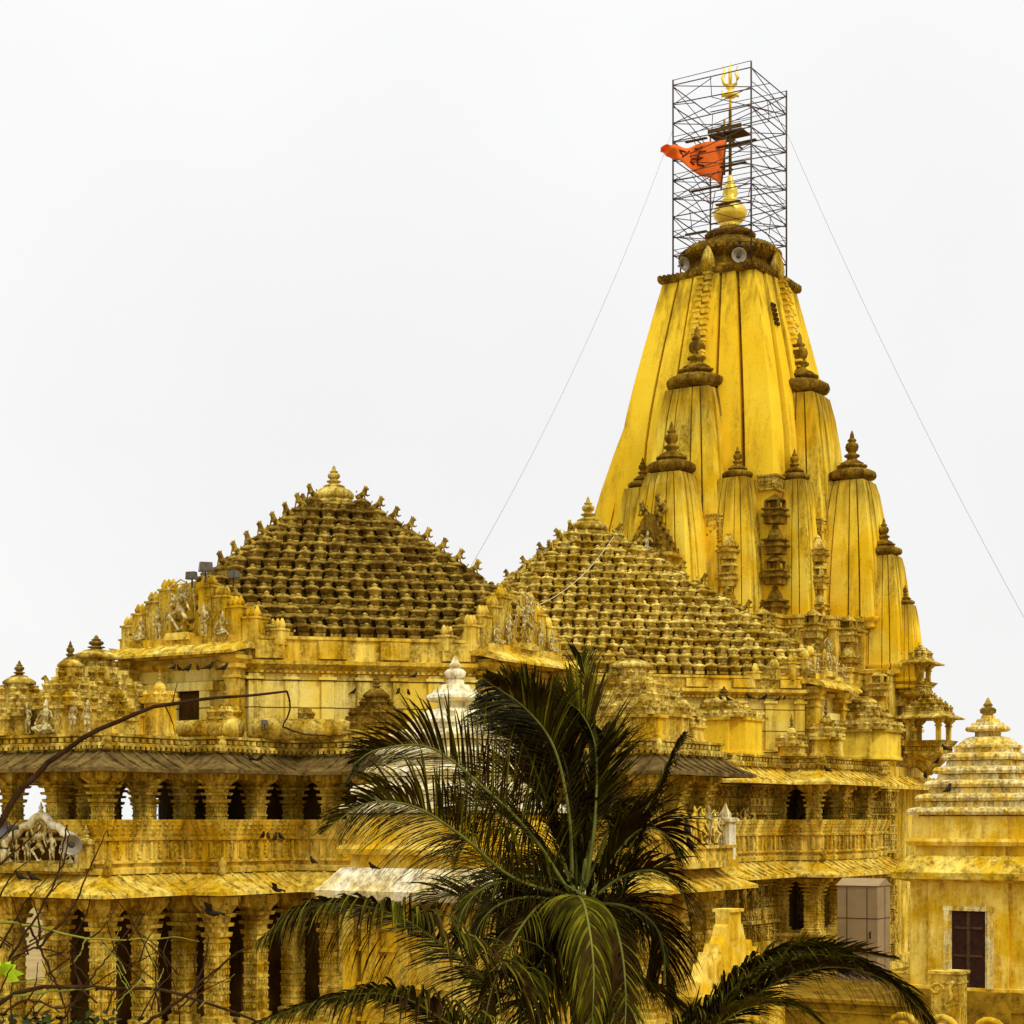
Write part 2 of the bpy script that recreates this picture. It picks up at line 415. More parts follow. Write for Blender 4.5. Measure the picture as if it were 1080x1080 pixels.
# ================================================================== the temple
T0 = Vector((11.86, 100.0, 0)); RZ = R(-32)
temple = empty('temple', T0, RZ)
tag(temple, 'huge yellow carved stone temple with one tall tapering spire and two pyramid roofs of bells', 'temple')
TM = Matrix.Translation(T0) @ Matrix.Rotation(RZ, 4, 'Z')
def Z(z): return z + ZC
Y1 = -35.2; Y2 = -15.6

# ---------- footprints
armq = [(15.0, -2.4)]
def hall1():
    q = [(2.4, -14.7), (2.4, -11.0), (3.8, -11.0), (3.8, -7.1), (7.1, -7.1), (7.1, -3.8), (11.0, -3.8), (11.0, -2.4), (15.0, -2.4)]
    out = q + [(x, -y) for x, y in reversed(q)]
    out = out + [(-x, y) for x, y in reversed(out)]
    return [(x, y + Y1) for x, y in out]
GAL1 = hall1()
q2 = [(3.3, -11.4), (8.5, -11.4), (8.5, -8.6), (11.4, -8.6), (11.4, -3.3), (13.0, -3.3)]
h2 = q2 + [(x, -y) for x, y in reversed(q2)]
h2 = h2 + [(-x, y) for x, y in reversed(h2)]
GAL2 = [(x, y + Y2) for x, y in h2]
q3 = [(2.6, -9.6), (2.6, -8.6), (4.2, -8.6), (4.2, -7.4), (5.9, -7.4), (5.9, -5.9), (7.4, -5.9), (7.4, -4.2), (8.6, -4.2), (8.6, -2.6), (9.6, -2.6)]
TOW = q3 + [(x, -y) for x, y in reversed(q3)]
TOW = TOW + [(-x, y) for x, y in reversed(TOW)]

def P_plinth(poly, name='plinth'):
    mb = MB()
    mb.mould(poly, [(0, 1.5), (Z(-9.3), 1.5), (Z(-9.1), 1.2), (Z(-8.6), 1.2), (Z(-8.4), .9), (Z(-8.0), 1.15), (Z(-7.8), 1.15), (Z(-7.6), .8), (Z(-7.2), .8), (Z(-7.0), .95), (Z(-6.8), .9), (Z(-6.75), .3)])
    beads(mb, poly, .8, Z(-7.55), Z(-7.25), .5, .3, .15)
    return mb.build(name, M['wall'], temple)
P_plinth(GAL1); P_plinth(GAL2)

# ---------- columns (one mesh each, copied)
def crosspoly(h):
    a = h * .6
    return [(a, -h), (a, -a * 1.3), (h, -a), (h, a), (a, a * 1.3), (a, h), (-a, h), (-a, a * 1.3), (-h, a), (-h, -a), (-a, -a * 1.3), (-a, -h)]
def column_mesh(H, wd, carved=False):
    mb = MB()
    h = wd / 2
    sq = [(h, -h), (h, h), (-h, h), (-h, -h)]
    pr = [(0, .12), (H * .05, .12), (H * .06, .05), (H * .10, .08), (H * .11, .0)]
    z = .12
    while z < .60:
        pr += [(H * z, -.02), (H * (z + .055), -.02), (H * (z + .06), .012), (H * (z + .075), .012), (H * (z + .08), -.02)]
        z += .095
    pr += [(H * .69, -.04), (H * .70, .05), (H * .73, .07), (H * .735, -.03), (H * .77, -.03), (H * .775, .09), (H * .80, .11), (H * .805, .0), (H * .84, .02),
           (H * .845, .13), (H * .87, .17), (H * .875, .05), (H * .90, .10), (H * .93, .20), (H * .96, .25), (H, .25)]
    mb.mould(sq, pr)
    # bracket arms
    for k in range(4):
        a = k * PI / 2
        ca, sa = math.cos(a), math.sin(a)
        for i, (rr, zz, hh) in enumerate(((h + .12, .885, .05), (h + .26, .925, .05), (h + .42, .962, .06))):
            mb.box((ca * rr * .5, sa * rr * .5, H * zz + .02), (rr + .04 * i, wd * .52, H * hh), a)
    # carved bands
    r2 = random.Random(3)
    zt = .13
    while zt < .66:
        for k in range(4):
            a = k * PI / 2; ca, sa = math.cos(a), math.sin(a)
            for t in (-.30, -.1, .1, .30):
                zz = H * (zt + .022 + r2.uniform(-.006, .006))
                mb.box((ca * (h + .0) - sa * t * wd, sa * (h + .0) + ca * t * wd, zz), (.09 + (.06 if carved else 0) * r2.random(), wd * .11, H * .034), a)
        zt += .095
    return mb.mesh('column', M['column'])
C_UP = column_mesh(3.10, .52)
C_LO = column_mesh(4.35, .60, True)
C_MID = column_mesh(2.35, .66)

def put_columns(poly, inset, mesh, z, step, skip=None, face=-0.45):
    pts = []
    q = offset(poly, -inset)
    for a, b, d, nn, L in edges(q):
        if nn.dot(Vector((0.53, -0.85))) < face: continue
        k = max(1, round(L / step))
        for i in range(k + 1):
            pts.append(a + d * (L * i / k))
    done = []
    for p in pts:
        if any((p - o).length < 1.15 for o in done): continue
        if skip and skip(p): continue
        done.append(p)
        inst('column', mesh, temple, (p.x, p.y, z))
    return done
vis1 = lambda p: (p.y > -29) or (p.x < -8)
put_columns(GAL1, .42, C_UP, Z(-1.6), 2.1, vis1)
put_columns(GAL1, .42, C_LO, Z(-6.8), 2.1, vis1)
vis2 = lambda p: not ((p.x > 10.2 and abs(p.y - Y2) < 3.5) or p.y < Y2 - 9.5)
put_columns(GAL2, .40, C_UP, Z(-1.6), 3.0, vis2)
put_columns(GAL2, .40, C_MID, Z(-4.8), 3.0, vis2)
# second rows inside the porches
for x, y in ((-.6, -47.4), (.7, -46.2), (12.6, -36.0)):
    inst('column', C_UP, temple, (x, y, Z(-1.6))); inst('column', C_LO, temple, (x, y, Z(-6.8)))

# ---------- storeys of the galleries: floors, inner walls, eaves, parapets
def storeys(poly, core, arms=None):
    fl = MB()
    fl.mould(poly, [(Z(-2.25), -.02), (Z(-1.62), -.02)])
    fl.mould(poly, [(Z(1.5), -.05), (Z(1.98), -.05)])
    beads(fl, poly, -.03, Z(1.6), Z(1.9), .7, .34, .12)
    beads(fl, poly, .0, Z(-2.2), Z(-2.0), .3, .16, .14)
    fl.build('gallery_floor', M['trim'], temple)
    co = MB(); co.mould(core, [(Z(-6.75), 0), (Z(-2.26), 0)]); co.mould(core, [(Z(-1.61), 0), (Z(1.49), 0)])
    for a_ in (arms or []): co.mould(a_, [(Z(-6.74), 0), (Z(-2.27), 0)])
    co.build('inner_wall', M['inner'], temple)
def sqr(cx, cy, hx, hy): return [(cx + hx, cy - hy), (cx + hx, cy + hy), (cx - hx, cy + hy), (cx - hx, cy - hy)]
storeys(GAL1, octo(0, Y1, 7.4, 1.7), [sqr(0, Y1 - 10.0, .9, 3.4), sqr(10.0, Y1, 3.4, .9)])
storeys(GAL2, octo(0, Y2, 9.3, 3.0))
# roof slab + terrace
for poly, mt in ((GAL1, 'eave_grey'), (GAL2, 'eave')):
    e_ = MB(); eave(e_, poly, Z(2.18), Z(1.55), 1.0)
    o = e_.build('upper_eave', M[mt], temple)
    e_ = MB(); eave(e_, poly, Z(-1.70), Z(-2.30), 1.05)
    e_.build('lower_eave', M['eave'], temple)
    b_ = MB()
    b_.mould(poly, [(Z(2.0), .02), (Z(2.22), .06), (Z(2.30), .22), (Z(2.38), .22), (Z(2.42), .05), (Z(2.56), .05), (Z(2.60), .16), (Z(2.68), .16), (Z(2.70), -.2)])
    beads(b_, poly, .05, Z(2.43), Z(2.55), .3, .17, .13)
    beads(b_, poly, .22, Z(2.20), Z(2.30), .22, .12, .05)
    b_.build('roof_band', M['trim'], temple)
    # little crouching bosses where the joints of the eaves meet
    for a, b, d, nn, L in edges(poly):
        if nn.dot(Vector((0.53, -0.85))) < -0.2: continue
        for zt in (2.14, -1.74):
            s_ = MB(); s_.lathe([(.10, 0), (.17, .1), (.10, .2), (.15, .3), (.14, .38), (.07, .46), (.02, .56)], (0, 0, 0), 8)
            c = a + nn * .18
            s_.build('eave_boss', M['trim'], temple, (c.x, c.y, Z(zt)))

def parapet(poly, skip=None):
    mb = MB()
    mb.mould(poly, [(Z(-1.68), .10), (Z(-1.52), .12), (Z(-1.46), .02), (Z(-1.38), .02), (Z(-1.34), .14), (Z(-1.26), .14), (Z(-1.24), .04), (Z(-.66), .04), (Z(-.63), .15), (Z(-.55), .17), (Z(-.52), .08),
                    (Z(-.02), .26), (Z(.02), .26), (Z(.02), .10), (Z(-.5), -.12), (Z(-1.6), -.12)], False, False)
    beads(mb, poly, .04, Z(-1.22), Z(-.68), .42, .10, .10)
    r2 = random.Random(11)
    for a, b, d, nn, L in edges(offset(poly, .04)):
        if nn.dot(Vector((0.53, -0.85))) < -.2: continue
        k = max(1, int(L / .42)); th = math.atan2(d.y, d.x)
        for i in range(k):
            c = a + d * (L * (i + .0) / k + .21 * L / k)
            if i % 2:  # little framed figure
                for t in range(5):
                    cc = c + d * (r2.uniform(-.07, .07) + .1) + nn * .03
                    mb.box((cc.x, cc.y, Z(-1.18 + .115 * t + .03)), (.05 + .07 * r2.random(), .10, .09), th)
            else:
                for t in (-.02, .08, .18):
                    cc = c + d * t + nn * .02
                    mb.box((cc.x, cc.y, Z(-.95)), (.035, .06, .46), th)
        k = max(1, int(L / .3))
        for i in range(k):
            c = a + d * (L * (i + .5) / k) + nn * .16
            for zz, dd in ((-.40, -.04), (-.25, .02), (-.12, .07)):
                cc = c + nn * (dd - .06)
                mb.box((cc.x, cc.y, Z(zz)), (.13 if r2.random() < .5 else .2, .06, .07), th)
    return mb.build('balustrade', M['wall'], temple)
parapet(GAL1); parapet(GAL2)
# lower parapet of the side porch and carved solid walls of hall two
def carved_wall(poly, zlo, zhi):
    mb = MB()
    z = zlo; prof = [(Z(zlo), .0)]
    hs = []
    r2 = random.Random(5)
    while z < zhi - .3:
        h = r2.choice((.22, .3, .4, .55, .9)); h = min(h, zhi - z)
        hs.append((z, z + h))
        o = r2.choice((.0, .05, .12)) if h < .5 else -.03
        prof += [(Z(z + .01), o), (Z(z + h * .8), o), (Z(z + h * .82), .12 if h < .5 else .16), (Z(z + h - .02), .12 if h < .5 else .16)]
        z += h
    prof += [(Z(zhi), .0)]
    mb.mould(poly, prof)
    for z0, z1 in hs:
        h = z1 - z0
        if h < .35: beads(mb, poly, .04, Z(z0 + .03), Z(z0 + h * .75), .16, .09, .12, .5)
        else:
            beads(mb, poly, -.03, Z(z0 + .05), Z(z0 + h * .78), .55, .12, .16)
            n = int(h / .13)
            for i in range(n): beads(mb, poly, -.03, Z(z0 + .05 + i * h * .72 / n), Z(z0 + .05 + (i + .8) * h * .72 / n), .23, .12, .14, .9)
    return mb
body2 = [(11.0, Y2 - 8.4), (11.0, Y2 + 8.4), (8.3, Y2 + 11.2), (-8.3, Y2 + 11.2), (-11, Y2 + 8.4), (-11, Y2 - 8.4), (-8.3, Y2 - 11.2), (8.3, Y2 - 11.2)]
body2 = [(11.05, Y2 - 3.35), (8.8, Y2 - 3.35), (8.8, Y2 + 3.35), (11.05, Y2 + 3.35), (11.05, Y2 + 11), (-11.05, Y2 + 11), (-11.05, Y2 - 8.4), (-8.3, Y2 - 8.4), (-8.3, Y2 - 11.2), (8.2, Y2 - 11.2), (8.2, Y2 - 9.9), (9.6, Y2 - 9.9), (9.6, Y2 - 8.4), (10.4, Y2 - 8.4), (10.4, Y2 - 6.0), (11.05, Y2 - 6.0)]
carved_wall([(x, y) for x, y in body2], -6.75, 1.49).build('carved_wall', M['trim'], temple)
for x, y, zz, rz, k in ((11.2, -23.2, -.95, 0, 'stand'), (11.2, -22.4, -.95, 0, 'dance'), (10.6, -24.1, -.95, 0, 'stand2'), (9.9, -24.1, -.95, 0, 'stand'), (11.2, -21.5, -.95, 0, 'stand2'),
                        (11.2, -23.2, -3.9, 0, 'stand2'), (11.2, -22.4, -3.9, 0, 'stand'), (10.6, -24.1, -3.9, 0, 'dance'), (9.9, -24.1, -3.9, 0, 'stand2'), (11.2, -21.5, -3.9, 0, 'dance2')):
    rr = R(90) if x > 11 else 0
    inst('relief_figure', RELF[k], temple, (x + (.0 if x > 11 else .25), y - (0 if x > 11 else .45), Z(zz)), rr, 1.25)
pb = MB()
side = [(13.0, Y2 - 3.3), (13.0, Y2 + 3.3), (10.9, Y2 + 3.3), (10.9, Y2 - 3.3)]
pb.mould(side, [(Z(-6.75), .3), (Z(-6.4), .35), (Z(-6.2), .1), (Z(-5.9), .3), (Z(-5.7), .3), (Z(-5.6), .06), (Z(-4.95), .06), (Z(-4.9), .2), (Z(-4.8), .2), (Z(-4.78), -.1)])
beads(pb, side, .06, Z(-5.5), Z(-5.0), .4, .12, .1)
pb.build('porch_base', M['trim'], temple)

# ---------- upper walls of both halls
def upper_wall(poly, z0, z1, zc0, zc1, mat, proj=.45):
    mb = MB()
    mb.mould(poly, [(Z(z0), .35), (Z(z0 + .25), .35), (Z(z0 + .3), .0), (Z(z1), .0)])
    mb.build('upper_wall', M[mat], temple)
    c = MB()
    c.mould(poly, [(Z(z1 - .01), -.05), (Z(z1 + .02), .15), (Z(z1 + .12), .2), (Z(zc0 - .06), proj), (Z(zc0 + .06), proj), (Z(zc0 + .1), .12), (Z(zc1 - .15), .12), (Z(zc1 - .1), .22), (Z(zc1), .22), (Z(zc1 + .01), -.3)])
    for a, b, d, nn, L in edges(offset(poly, .12)):
        k = max(1, int(L / 1.05)); th = math.atan2(d.y, d.x)
        for i in range(k):
            if (i % 2) == 0:
                cc = a + d * (L * (i + .5) / k) + nn * .05
                c.box((cc.x, cc.y, Z((zc0 + zc1) / 2)), (L / k * .92, .22, zc1 - zc0 - .3), th)
    beads(c, poly, .2, Z(z1 + .02), Z(z1 + .10), .2, .1, .08)
    c.build('cornice', M['wall'], temple)
O1 = octo(0, Y1, 8.0, 2.8); O2 = octo(0, Y2, 11.5, 1.9)
upper_wall(O1, 2.69, 4.95, 5.3, 6.2, 'block')
upper_wall(O2, 2.69, 5.2, 5.5, 6.15, 'block')
# pilasters of pale stone on the slanting walls
for (poly, z0, z1, st) in ((O1, 3.0, 4.95, 1.22), (O2, 3.0, 5.2, 1.3)):
    mb = MB()
    for a, b, d, nn, L in edges(poly):
        if nn.dot(Vector((0.53, -0.85))) < -.3: continue
        k = max(1, int(L / st)); th = math.atan2(d.y, d.x)
        for i in range(k + 1):
            cc = a + d * (L * i / k) + nn * .05
            mb.box((cc.x, cc.y, Z((z0 + z1) / 2)), (.42, .16, z1 - z0 - .01), th)
            mb.box((cc.x, cc.y, Z(z1 - .16)), (.6, .3, .1), th)
    mb.build('wall_pilaster', M['block'], temple)
# rounded roll along the foot of the wall
rl = MB()
for a, b, d, nn, L in edges(offset(O1, 1.25)):
    if nn.dot(Vector((0.53, -0.85))) < -.3: continue
    rl.tube([(*(a + d * .2), Z(3.0)), (*(b - d * .2), Z(3.0))], .36, 14)
rl.build('roof_roll', M['trim'], temple)

# ---------- bell roofs
def diamond(cx, cy, dist, trunc):
    """octagon whose slanting sides lie `dist` from the centre, cut off `trunc` out along the axes"""
    s = dist * math.sqrt(2)
    c = min(trunc, s - .05); h = s - c
    return octo(cx, cy, c, h)
BELLS = []
def bell_roof(name, cy, dbase, trunc, z0, z1, dtop, rows, bw, mat, me, prefer, lions, finial_r, finial_h):
    root = MB()
    hz = (z1 - z0) / rows
    prof = None
    for i in range(rows):
        d = dbase + (dtop - dbase) * i / rows - .25
        pl = diamond(0, cy, d, min(trunc, d * math.sqrt(2) * .93))
        zz = z0 + hz * i
        root.mould(pl, [(Z(zz - .02), 0), (Z(zz + hz * .15), .0), (Z(zz + hz * .2), -.06), (Z(zz + hz * .75), -.06), (Z(zz + hz * .8), .04), (Z(zz + hz + .01), .04)])
    roof = root.build(name, M[mat], temple)
    mats_bell = []
    for i in range(rows):
        d = dbase + (dtop - dbase) * i / rows
        tr = min(trunc, d * math.sqrt(2) * .93)
        pl = diamond(0, cy, d - .06, tr)
        for ei, (a, b, dd, nn, L) in enumerate(edges(pl)):
            diag = ei % 2 == 1
            if nn.dot(Vector((0.53, -0.85))) < -.3: continue
            k = max(1, round(L / bw))
            for j in range(k):
                t = (j + .5 + (.25 if i % 2 else -.25)) / k
                if t > 1 or t < 0: continue
                c = a + dd * (L * t)
                mats_bell.append((Vector((c.x, c.y, Z(z0 + hz * i))), math.atan2(dd.y, dd.x)))
    cl = TM.inverted() @ Vector((0, 0, ZC))
    def key(q): return (TM @ q[0] - Vector((0, 0, ZC))).length - (0 if prefer(q[0]) else 100)
    mats_bell.sort(key=lambda q: -( 100 if not prefer(q[0]) else 0) if False else (0 if prefer(q[0]) else 1, (TM @ q[0] - Vector((0, 0, ZC))).length))
    sc = hz / .60
    for q, th in mats_bell[:100]:
        v_ = rnd.uniform(.88, 1.06); inst('roof_bell', me, roof, q, th + rnd.uniform(-.12, .12), (bw / .62 * .96 * v_, bw / .62 * .96 * v_, sc * rnd.uniform(.85, 1.12)))
    rest = MB()
    for q, th in mats_bell[100:]:
        v_ = rnd.uniform(.88, 1.06); X = Matrix.Translation(q) @ Matrix.Rotation(th + rnd.uniform(-.12, .12), 4, 'Z') @ Matrix.Diagonal((bw / .62 * .96 * v_, bw / .62 * .96 * v_, sc * rnd.uniform(.85, 1.12), 1))
        m0 = MB(); bell(m0, (0, 0, 0), 1.0); rest.add(m0.v, m0.f, True, X)
    stuff(rest.build('roof_bell', M[mat], roof))
    # lions down the axes
    for ax in lions:
        dirv, n, r0, r1 = ax
        rg = MB()
        for i in range(n):
            t = i / (n - 1)
            rr = r0 + (r1 - r0) * t
            zz = z0 + (z1 - z0) * (dbase * math.sqrt(2) * .93 - rr) / ((dbase - dtop) * math.sqrt(2) * .93)
            zz = min(zz, z1 - .1)
            x, y = dirv[0] * rr, cy + dirv[1] * rr
            th = math.atan2(dirv[1], dirv[0]) + PI / 2
            rg.box((x - dirv[0] * .12, y - dirv[1] * .12, Z(zz) + .05), (.62, .62, hz * 1.4), th)
            rg.lathe([(.36, 0), (.40, .05), (.3, .13), (.2, .17)], (x - dirv[0] * .05, y - dirv[1] * .05, Z(zz) + .05 + hz * .7), 8)
            inst('lion_statue', LION, roof, (x, y, Z(zz) + hz * .7 + .18), th, 0.66)
        rg.build('ridge_block', M[mat], roof)
    f = MB()
    r = finial_r; z = Z(z1) + .3
    f.lathe([(r * 1.05, -.6), (r * 1.1, -.15), (r, -.05)], (0, cy, z), 8, False)
    f.lathe([(r * .95, -.05), (r * 1.12, .02), (r * 1.15, .16), (r * .95, .30), (r * .6, .42), (r * .5, .47)], (0, cy, z), 32, True, 1, .08)
    kalash(f, (0, cy, z + .42), finial_h, r * .62)
    f.build('roof_finial', M['bell2'], roof)
    return roof
D1 = Vector((1, -1)).normalized()
b1 = bellmesh(M['bell1']); b2 = bellmesh(M['bell2'])
def prefer1(p):
    v = Vector((p.x, p.y - Y1)); return p.x > -.3 and v.y < .3
def prefer2(p):
    v = Vector((p.x, p.y - Y2)); return p.x > 1.5 and v.y < .4
bell_roof('bell_roof', Y1, 7.6, 8.0, 6.22, 11.95, .6, 15, .55, 'bell1', b1, prefer1,
          [((1, 0), 8, 1.35, 6.4), ((0, -1), 8, 1.35, 6.4), ((-1, 0), 9, 1.35, 8.2)], .68, .85)
bell_roof('bell_roof', Y2, 9.45, 11.6, 6.2, 13.35, .65, 17, .55, 'bell2', b2, prefer2,
          [((1, 0), 10, 1.6, 11.4), ((0, -1), 7, 1.6, 7.2), ((-1, 0), 8, 1.6, 8.2)], .85, 1.2)

# ---------- statue porches on the ends of the roofs (canopy, pilasters, doorway, stepped gable, figures)
def statue_porch(cx, cy, ang, hw, zc, zt, door=True, big=1.0):
    """ang: direction the porch faces (0 = local -Y)"""
    X = Matrix.Translation((cx, cy, 0)) @ Matrix.Rotation(ang, 4, 'Z')
    root = empty('statue_porch'); root.parent = temple; root.location = (cx, cy, 0); root.rotation_euler = (0, 0, ang)
    w_ = MB()
    w_.box((0, .3, Z((2.69 + zc) / 2)), (hw * 2 - .5, .5, zc - 2.69 - .02))
    w_.build('porch_wall', M['block'], root)
    for sgn in (-1, 1):
        for t in (hw - .35,):
            c_ = MB()
            c_.mould(sqr(0, 0, .24, .24), [(Z(2.69), .1), (Z(2.9), .1), (Z(2.92), 0), (Z(zc - .9), 0), (Z(zc - .88), .06), (Z(zc - .8), .06), (Z(zc - .78), 0), (Z(zc - .6), .0), (Z(zc - .55), .14), (Z(zc - .42), .14), (Z(zc - .4), .04), (Z(zc - .25), .2), (Z(zc - .13), .2)])
            c_.build('pilaster', M['wall'], root, (sgn * t, -.2, 0))
    if door:
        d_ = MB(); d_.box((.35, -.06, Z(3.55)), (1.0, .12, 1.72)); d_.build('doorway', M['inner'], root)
        j_ = MB()
        j_.box((-.38, -.08, Z(3.55)), (.45, .3, 1.72)); j_.box((1.08, -.08, Z(3.55)), (.45, .3, 1.72)); j_.box((0, -.12, Z(4.55)), (3.0, .3, .30))
        j_.build('door_frame', M['block'], root)
    e_ = MB()
    hx, dp = hw + .25, 1.05
    e_.box((0, -.05, Z(zc - .06)), (hw * 2 - .2, .9, .12))
    n = 9
    prof = [(.6, .0), (-.2, .12), (-.55, .08), (-.85, -.06), (-1.0, -.22), (-1.0, -.30), (-.8, -.24), (-.2, -.1), (.6, -.1)]
    e_.loft([[(x, y, Z(zc) + z + .2) for y, z in reversed(prof)] for x in (-hx, hx)], True, True)
    for i in range(8):
        x = -hx + (i + .5) * 2 * hx / 8
        e_.box((x, -.58, Z(zc) + .27), (.05, .7, .05))
    e_.build('porch_canopy', M['eave'] if door else M['grey'], root)
    gb = MB()
    gb.box((0, .1, Z(zc + .42)), (hw * 1.7, .9, .3)); gb.box((0, -.1, Z(zc + .62)), (1.1, .8, .25), t=.85)
    tall = zt - zc
    for i in range(5):
        x0 = .62 + i * .62
        h = tall * (1 - .19 * i) * .74
        for sgn in (-1, 1):
            x = sgn * (x0 + .28); y = .35 + max(0, abs(x) - hw + .1) * .9
            gb.box((x, y, Z(zc + .25) + h / 2), (.58, .7, h))
            gb.box((x, y, Z(zc + .25) + h + .03), (.66, .8, .07))
            for k in range(3):
                gb.lathe([(.09, 0), (.14, .14), (.08, .26), (.03, .36)], (x + (k - 1) * .2, y - .15, Z(zc + .25) + h + .05), 6)
    gb.box((0, .45, Z(zc + .3) + tall * .4), (1.5, .6, tall * .8))
    gb.build('stepped_gable', M['wall'], root)
    zf = Z(zc + .74)
    inst('statue', FIG['dance'], root, (0, -.25, zf), 0, 1.62 * big)
    inst('statue', FIG['stand'], root, (-1.05, -.2, Z(zc + .55)), 0, 1.08 * big)
    inst('statue', FIG['stand2'], root, (1.05, -.2, Z(zc + .55)), 0, 1.08 * big)
    inst('statue', FIG['seat'], root, (-1.85, -.2, Z(zc + .55)), 0, 1.15 * big)
    inst('statue', FIG['seat'], root, (1.85, -.2, Z(zc + .55)), 0, 1.15 * big)
    return root
statue_porch(0, Y1 - 8.35, 0, 2.75, 5.65, 8.4)
statue_porch(8.35, Y1, R(90), 2.75, 5.55, 8.3)
r_ = statue_porch(11.8, Y2, R(90), 1.9, 5.75, 7.3, big=.8)

# ---------- little roof shrines over the galleries
def roof_shrine(x, y, half, z0, zdrum, ztop, rows=3, mat='wall', lion=0, ang=0, drum='wall'):
    mb = MB()
    sq = [(half, -half), (half, half), (-half, half), (-half, -half)]
    st = crosspoly(half)
    mb.mould(st, [(0, .06), (.12, .06), (.14, 0), (zdrum - z0 - .12, 0), (zdrum - z0 - .1, .1), (zdrum - z0, .1)])
    o = mb.build('roof_shrine', M[drum], temple, (x, y, Z(z0)), ang)
    cl = MB()
    hz = (ztop - zdrum) / (rows + .9)
    for i in range(rows):
        h = half * (1 - i / (rows + .6))
        zb = zdrum - z0 + hz * i
        cl.mould([(h, -h), (h, h), (-h, h), (-h, -h)], [(zb, .02), (zb + hz * .3, .02), (zb + hz * .35, -.08), (zb + hz, -.08)])
        k = max(1, int(2 * h / .42))
        for s in range(4):
            a = s * PI / 2
            for j in range(k):
                t = (j + .5) / k * 2 - 1
                px_, py_ = h * .93, t * h
                ca, sa = math.cos(a), math.sin(a)
                bell(cl, (px_ * ca - py_ * sa, px_ * sa + py_ * ca, zb + hz * .1), hz * 1.05 if hz < .6 else .62, a)
    hh = half * .42
    cl.lathe([(hh * .8, 0), (hh * 1.1, .03), (hh * 1.1, .12), (hh * .8, .22), (hh * .5, .3)], (0, 0, zdrum - z0 + hz * rows), 16, True, 1, .08)
    cl.build('bell_cluster', M[mat], o)
    kf = MB(); kalash(kf, (0, 0, zdrum - z0 + hz * rows + .25), hz * 1.3 + .1, hh * .6, 10); kf.build('finial', M['bell1'], o)
    for i in range(lion):
        a = PI / 4 + PI / 2 * i
        inst('lion_statue', LION, o, (half * .72 * math.cos(a), half * .72 * math.sin(a), zdrum - z0 + hz * 1.3), a + PI / 2, .55)
    return o
# over the front porch
roof_shrine(-.75, -47.0, 1.75, 2.69, 3.5, 5.6, 5, 'bell2', 4)
roof_shrine(-2.3, -48.9, 1.15, 2.69, 3.3, 4.7, 3, 'bell2', 2)
roof_shrine(0, -48.9, .9, 2.69, 3.6, 5.2, 3, 'trim', 4)
roof_shrine(2.35, -44.2, .42, 2.69, 3.3, 4.2, 1, 'trim')
roof_shrine(1.3, -46.2, .45, 2.69, 3.9, 4.5, 1, 'wall')
roof_shrine(1.9, -48.8, .5, 2.69, 3.2, 4.1, 2, 'trim')
roof_shrine(-1.9, -48.8, .5, 2.69, 3.2, 4.1, 2, 'trim')
for x in (-1.0, -.35, .35, 1.0, 1.6):
    inst('statue', FIG['stand' if x > 0 else 'stand2'], temple, (x, -49.75, Z(2.72)), 0, .95)
inst('statue', FIG['seat'], temple, (0, -49.95, Z(2.72)), 0, 1.5)
# on the corner of hall one
roof_shrine(3.6, -41.6, .55, 2.69, 3.3, 4.25, 1, 'trim')
roof_shrine(6.4, -41.2, 1.0, 2.69, 3.0, 4.4, 3, 'grime', 0)
roof_shrine(6.3, -37.8, .6, 2.69, 3.3, 4.4, 1, 'trim')
# over the side porch of hall one
roof_shrine(12.9, Y1 - .1, 1.7, 2.69, 3.6, 5.55, 4, 'bell2', 4)
roof_shrine(13.9, Y1 + 1.7, .7, 2.69, 3.3, 4.2, 2, 'bell2')
roof_shrine(14.2, Y1 - 1.6, .6, 2.69, 3.5, 4.2, 1, 'bell2')
roof_shrine(10.6, Y1 + 3.0, .7, 2.69, 4.3, 5.2, 1, 'bell2')
# hall two corner
roof_shrine(9.9, -21.6, 1.35, 2.69, 4.2, 5.1, 2, 'bell2', 0, 0, 'spire')
roof_shrine(7.6, -24.2, .8, 2.69, 4.1, 5.0, 1, 'bell2')
sg = MB()
for h, a, b in ((1.9, .5, .5), (1.2, .9, .8), (.6, 1.25, 1.1)): sg.box((0, 0, h / 2), (a, b, h), t=.7)
sg.build('buttress', M['grey'], temple, (8.6, -24.9, Z(2.69)))
roof_shrine(12.6, -12.9, 1.45, 2.69, 4.0, 5.55, 3, 'bell2', 4, 0, 'subspire')
roof_shrine(12.9, -17.9, .62, 2.69, 3.5, 4.6, 1, 'bell2')
roof_shrine(13.0, -11.4, .7, 2.69, 3.5, 4.2, 1, 'bell2', 2)
roof_shrine(11.8, -19.0, .5, 2.69, 3.2, 4.0, 1, 'bell2')

# ---------- tower: walls
tw = MB()
tw.mould(offset(TOW, .6), [(0, .5), (Z(-6.75), .5), (Z(-6.7), .2), (Z(1.6), .2)])
tw.build('tower_base', M['wall'], temple)
e_ = MB(); eave(e_, offset(TOW, .8), Z(2.18), Z(1.6), 1.0); e_.build('tower_eave', M['eave'], temple)
tw = MB()
pr = [(Z(1.9), .5), (Z(2.7), .5), (Z(2.75), .1), (Z(4.6), .1), (Z(4.65), .3), (Z(4.8), .3), (Z(4.85), .05), (Z(5.0), .05), (Z(5.02), .16), (Z(5.12), .16), (Z(5.14), 0), (Z(7.4), 0), (Z(7.42), .12), (Z(7.6), .14), (Z(7.65), -.02)]
inner = [(7.4, -2.6), (7.4, 2.6)]
tw.mould(TOW, pr)
beads(tw, TOW, .0, Z(7.1), Z(7.3), .24, .12, .08)
beads(tw, TOW, .1, Z(4.3), Z(4.5), .24, .12, .08)
